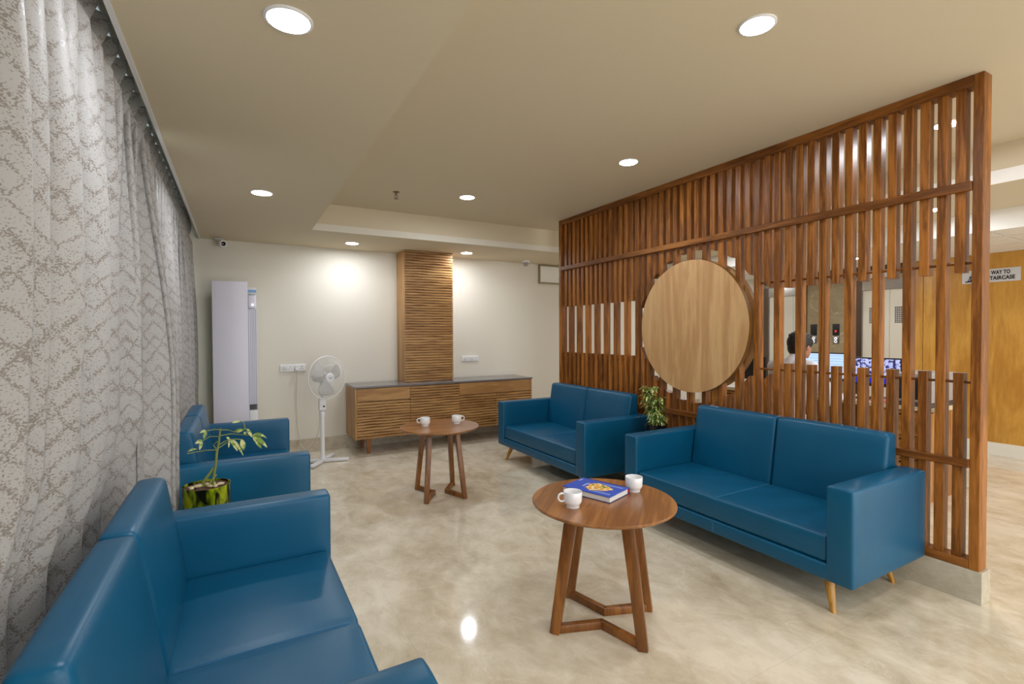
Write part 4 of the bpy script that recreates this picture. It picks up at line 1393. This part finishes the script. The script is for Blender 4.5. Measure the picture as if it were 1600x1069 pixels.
def monitor(label, y0, y1, z0, z1, mat, x=5.25, bar_=None, extra=True):
    t = thing('monitor', label, 'monitor', (x, (y0 + y1) / 2, DZ), 0, 'computer monitors on the reception desk')
    hw, a, b_ = (y1 - y0) / 2, z0 - DZ, z1 - DZ
    bm = B(); box(bm, 0, 0.035, -hw, hw, a, b_, bev=0.004); link('housing', bm, 'black', t)
    bm = B(); box(bm, -0.001, 0.001, -hw + 0.012, hw - 0.012, a + 0.03, b_ - 0.012)
    sc = link('screen', bm, mat, t, smooth=False)
    if mat == 'scr_plain':
        bm = B()
        for k in range(6):
            zz_ = b_ - 0.03 - 0.028 * k
            box(bm, -0.0016, -0.0012, -hw + 0.03 + 0.02 * (k % 2), hw - 0.05 - 0.04 * (k % 3), zz_ - 0.003, zz_)
        link('screen_text', bm, 'scr_line', sc, smooth=False)
    if mat == 'scr_cctv':
        bm = B(); box(bm, -0.0016, -0.0012, -hw + 0.012, hw - 0.012, a + 0.03, a + 0.085)
        for k in range(1, 4):
            yy = -hw + 2 * hw * k / 4
            box(bm, -0.0016, -0.0012, yy - 0.0015, yy + 0.0015, a + 0.085, b_ - 0.012)
        for k in range(1, 3):
            zz_ = a + 0.085 + (b_ - a - 0.1) * k / 3
            box(bm, -0.0016, -0.0012, -hw + 0.012, hw - 0.012, zz_ - 0.0015, zz_ + 0.0015)
        link('screen_grid', bm, 'scr_blue', sc, smooth=False)
    bm = B(); box(bm, 0.0, 0.14, -0.09, 0.09, 0, 0.012, bev=0.003); box(bm, 0.036, 0.06, -0.03, 0.03, 0.012, a + 0.1); link('stand', bm, 'black', t)
monitor('lit monitor showing a pale blue page in front of the seated person', 2.60, 3.06, 0.905, 1.19, 'scr_plain')
monitor('lit monitor showing a grid of security camera pictures', 2.15, 2.58, 0.882, 1.155, 'scr_cctv')
monitor('dark switched off monitor left of the seated person beside the disc', 3.40, 3.82, 0.86, 1.125, 'black', x=5.15)
pr = thing('printer', 'grey boxy printer on the near end of the reception desk', 'printer', (4.99, 1.83, DZ))
bm = B(); softbox(bm, 0.245, 0.14, 0.122, 0.008, (2, 2, 2), center=(0.25, 0.15, 0.158)); link('body', bm, 'grey', pr)
bm = B(); box(bm, 0.0, 0.50, 0.006, 0.294, 0, 0.034, bev=0.004); link('base_tray', bm, 'darkgrey', pr)
bm = B(); box(bm, -0.006, 0.003, 0.03, 0.27, 0.06, 0.25, bev=0.002); link('front_slot', bm, 'black', pr)
for (x, yy, w, h_, a, lab) in ((5.06, 2.28, 0.10, 0.20, 0.2, 'white sheet of paper on the desk below the camera monitor'), (5.10, 2.62, 0.14, 0.20, -0.1, 'white sheet of paper on the desk below the page monitor'), (5.08, 3.72, 0.12, 0.2, 0.4, 'white sheet of paper on the desk near the dark monitor')):
    bm = B(); box(bm, -w / 2, w / 2, -h_ / 2, h_ / 2, 0, 0.004); o = link('paper_sheet', bm, 'paper', loc=(x, yy, DZ), rot=(0, 0, a), smooth=False); tag(o, lab, 'paper', 'loose papers on the reception desk')
bm = B(); softbox(bm, 0.07, 0.08, 0.012, 0.006, (1, 1, 1), center=(0, 0, 0.012)); o = link('notepad', bm, plain('pink_pad', (206, 130, 120), 0.6), loc=(4.95+0.13, 2.12+0.1, DZ)); tag(o, 'pinkish notepad on the desk next to the printer', 'notepad')
kb = thing('keyboard', 'black keyboard on the desk before the camera monitor', 'keyboard', (5.14, 2.40, DZ))
bm = B(); box(bm, 0, 0.08, -0.09, 0.09, 0, 0.012, bev=0.002); link('case', bm, 'black', kb)
bm = B()
for i in range(4):
    for j in range(9):
        box(bm, 0.006 + i * 0.018, 0.02 + i * 0.018, -0.084 + j * 0.019, -0.069 + j * 0.019, 0.012, 0.017)
link('keys', bm, 'darkgrey', kb, smooth=False)
bm = B(); lathe(bm, [(0, 0), (0.02, 0), (0.022, 0.03), (0.016, 0.05), (0, 0.052)], 16, cap=False); o = link('stamp', bm, 'red', loc=(5.03, 2.93, DZ)); tag(o, 'small red object on the desk edge in front of the seated person', 'desk object')

# ------------------------------------------------------------------ person in an office chair
PXW, PYW = 4.38, 2.655
ch = thing('office_chair', 'black office chair under the seated person in the white shirt', 'office chair', (PXW, PYW, 0), -0.12)
bm = B(); softbox(bm, 0.24, 0.24, 0.035, 0.03, (4, 4, 1), center=(0.02, 0, 0.415)); link('seat', bm, 'black', ch)
bm = B(); softbox(bm, 0.022, 0.21, 0.16, 0.02, (1, 4, 4), center=(-0.25, 0, 0.72)); link('backrest', bm, 'black', ch)
bm = B(); tube(bm, [(-0.10, 0, 0.42), (-0.26, 0, 0.44), (-0.285, 0, 0.60), (-0.275, 0, 0.75)], 0.014, 8); link('back_support', bm, 'black', ch)
bm = B(); tube(bm, [(0, 0, 0.08), (0, 0, 0.42)], 0.025, 14); link('gas_column', bm, 'steel', ch)
for k in range(5):
    a = 2 * PI * k / 5 + 0.3
    bm = B(); beam(bm, (0, 0, 0.09), (0.27 * math.cos(a), 0.27 * math.sin(a), 0.07), 0.045, 0.035, 0.03, 0.022, side=(-math.sin(a), math.cos(a), 0)); lg = link('base_arm', bm, 'black', ch, smooth=False)
    bm = B(); bmesh.ops.create_uvsphere(bm, u_segments=12, v_segments=8, radius=0.028); link('caster', bm, 'black', lg, loc=(0.27 * math.cos(a), 0.27 * math.sin(a), 0.029))

def cap(bm, p, q, r0, r1, n=14):
    """tapered capsule"""
    p, q = Vector(p), Vector(q)
    for c, r in ((p, r0), (q, r1)):
        mt = Matrix.Translation(c)
        bmesh.ops.create_uvsphere(bm, u_segments=n, v_segments=10, radius=r, matrix=mt)
    tube(bm, [p, q], [r0, r1], n)
def ell(bm, c, r, rot=None, n=24):
    mt = Matrix.Translation(Vector(c)) @ (rot or Matrix.Identity(4)) @ Matrix.Diagonal((r[0], r[1], r[2], 1))
    bmesh.ops.create_uvsphere(bm, u_segments=n, v_segments=16, radius=1, matrix=mt)
def remesh(o, vs, sm=3):
    md = o.modifiers.new('r', 'REMESH'); md.mode = 'VOXEL'; md.voxel_size = vs; md.use_smooth_shade = True
    m2 = o.modifiers.new('s', 'SMOOTH'); m2.iterations = sm; m2.factor = 0.5
pe = thing('person', 'seated person in a white shirt at the reception desk, seen from behind', 'person', (PXW, PYW, 0), -0.22)
bm = B()
ell(bm, (-0.02, 0, 0.57), (0.13, 0.17, 0.11)); cap(bm, (-0.02, 0, 0.60), (0.0, 0, 0.78), 0.12, 0.115)
ell(bm, (0.02, 0, 0.95), (0.115, 0.165, 0.20)); cap(bm, (0.03, -0.13, 1.08), (0.03, 0.13, 1.08), 0.062, 0.062)
cap(bm, (0.045, 0, 1.10), (0.085, 0, 1.18), 0.055, 0.05)
HC_ = Vector((0.125, 0, 1.272))
ell(bm, HC_ + Vector((-0.012, 0, 0.018)), (0.098, 0.077, 0.098)); ell(bm, HC_ + Vector((0.030, 0, -0.045)), (0.062, 0.056, 0.068))
cap(bm, HC_ + Vector((0.070, 0, -0.095)), HC_ + Vector((0.072, 0, -0.085)), 0.020, 0.020)
cap(bm, HC_ + Vector((0.086, 0, 0.005)), HC_ + Vector((0.106, 0, -0.030)), 0.009, 0.014)
for s in (-1, 1):
    ell(bm, HC_ + Vector((0.0, s * 0.080, -0.015)), (0.017, 0.008, 0.030))
    ell(bm, HC_ + Vector((0.072, s * 0.030, 0.012)), (0.014, 0.020, 0.008))
ell(bm, HC_ + Vector((0.088, 0, -0.062)), (0.010, 0.024, 0.006))
hand = {}
for s in (-1, 1):
    sh, el, wr = Vector((0.03, s * 0.195, 1.075)), Vector((0.17, s * 0.28, 0.81)), Vector((0.40, s * 0.17, 0.812))
    cap(bm, sh, el, 0.050, 0.040); cap(bm, el, wr, 0.040, 0.027)
    pal = wr + Vector((0.07, -s * 0.015, -0.003))
    cap(bm, wr, pal, 0.027, 0.026); ell(bm, pal, (0.042, 0.040, 0.015))
    for i, (off, ln) in enumerate(((-0.030, 0.052), (-0.010, 0.066), (0.011, 0.072), (0.030, 0.064))):
        b0 = pal + Vector((0.036, -s * off, 0.0)); k1 = b0 + Vector((ln * 0.5, 0, 0.008)); k2 = b0 + Vector((ln, 0, -0.012))
        cap(bm, b0, k1, 0.0092, 0.0085, 10); cap(bm, k1, k2, 0.0085, 0.0075, 10)
    t0 = pal + Vector((-0.015, -s * 0.034, 0.0)); cap(bm, t0, t0 + Vector((0.03, -s * 0.022, -0.002)), 0.012, 0.010, 10); cap(bm, t0 + Vector((0.03, -s * 0.022, -0.002)), t0 + Vector((0.058, -s * 0.024, -0.008)), 0.010, 0.008, 10)
    hip, kn, an = Vector((0.0, s * 0.09, 0.555)), Vector((0.40, s * 0.12, 0.545)), Vector((0.38, s * 0.12, 0.10))
    cap(bm, hip, kn, 0.085, 0.060); cap(bm, kn, an, 0.055, 0.038); cap(bm, an + Vector((-0.02, 0, -0.055)), an + Vector((0.15, 0, -0.065)), 0.038, 0.030)
body = link('body', bm, 'skin', pe, auto=False); remesh(body, 0.0075)
bm = B()
ell(bm, (-0.02, 0, 0.60), (0.145, 0.185, 0.12)); cap(bm, (-0.02, 0, 0.62), (0.0, 0, 0.80), 0.135, 0.13)
ell(bm, (0.02, 0, 0.95), (0.132, 0.190, 0.205)); cap(bm, (0.03, -0.15, 1.085), (0.03, 0.15, 1.085), 0.074, 0.074)
cap(bm, (0.03, 0, 1.11), (0.062, 0, 1.158), 0.075, 0.062)
for s in (-1, 1):
    cap(bm, (0.03, s * 0.195, 1.075), (0.14, s * 0.265, 0.86), 0.072, 0.064); cap(bm, (0.14, s * 0.265, 0.86), (0.17, s * 0.28, 0.815), 0.064, 0.056)
    cap(bm, (0.17, s * 0.28, 0.81), (0.36, s * 0.19, 0.815), 0.054, 0.037)
o = link('shirt', bm, 'shirt', pe, auto=False); remesh(o, 0.011)
bm = B()
ell(bm, (-0.02, 0, 0.56), (0.14, 0.18, 0.10))
for s in (-1, 1):
    cap(bm, (0.0, s * 0.09, 0.555), (0.40, s * 0.12, 0.545), 0.094, 0.070); cap(bm, (0.40, s * 0.12, 0.545), (0.38, s * 0.12, 0.13), 0.066, 0.050)
o = link('trousers', bm, 'trousers', pe, auto=False); remesh(o, 0.011)
for s in (-1, 1):
    bm = B(); ell(bm, (0.445, s * 0.12, 0.045), (0.13, 0.046, 0.044)); o = link('shoe', bm, 'black', pe, auto=False)
bm = B()
ell(bm, HC_ + Vector((-0.026, 0, 0.034)), (0.106, 0.090, 0.102)); ell(bm, HC_ + Vector((-0.050, 0, -0.015)), (0.070, 0.082, 0.080)); ell(bm, HC_ + Vector((0.038, 0, 0.085)), (0.060, 0.070, 0.035))
for s in (-1, 1): ell(bm, HC_ + Vector((0.012, s * 0.068, 0.035)), (0.05, 0.022, 0.05))
for k in range(26):
    a = rnd.uniform(0, 2 * PI); b_ = rnd.uniform(0.3, 1.4)
    p = HC_ + Vector((-0.03 + 0.10 * math.cos(a) * math.cos(b_), 0.085 * math.sin(a) * math.cos(b_), 0.035 + 0.098 * math.sin(b_)))
    ell(bm, p, (0.020, 0.016, 0.012), n=8)
o = link('hair', bm, 'hair', pe, auto=False); remesh(o, 0.006, 1)
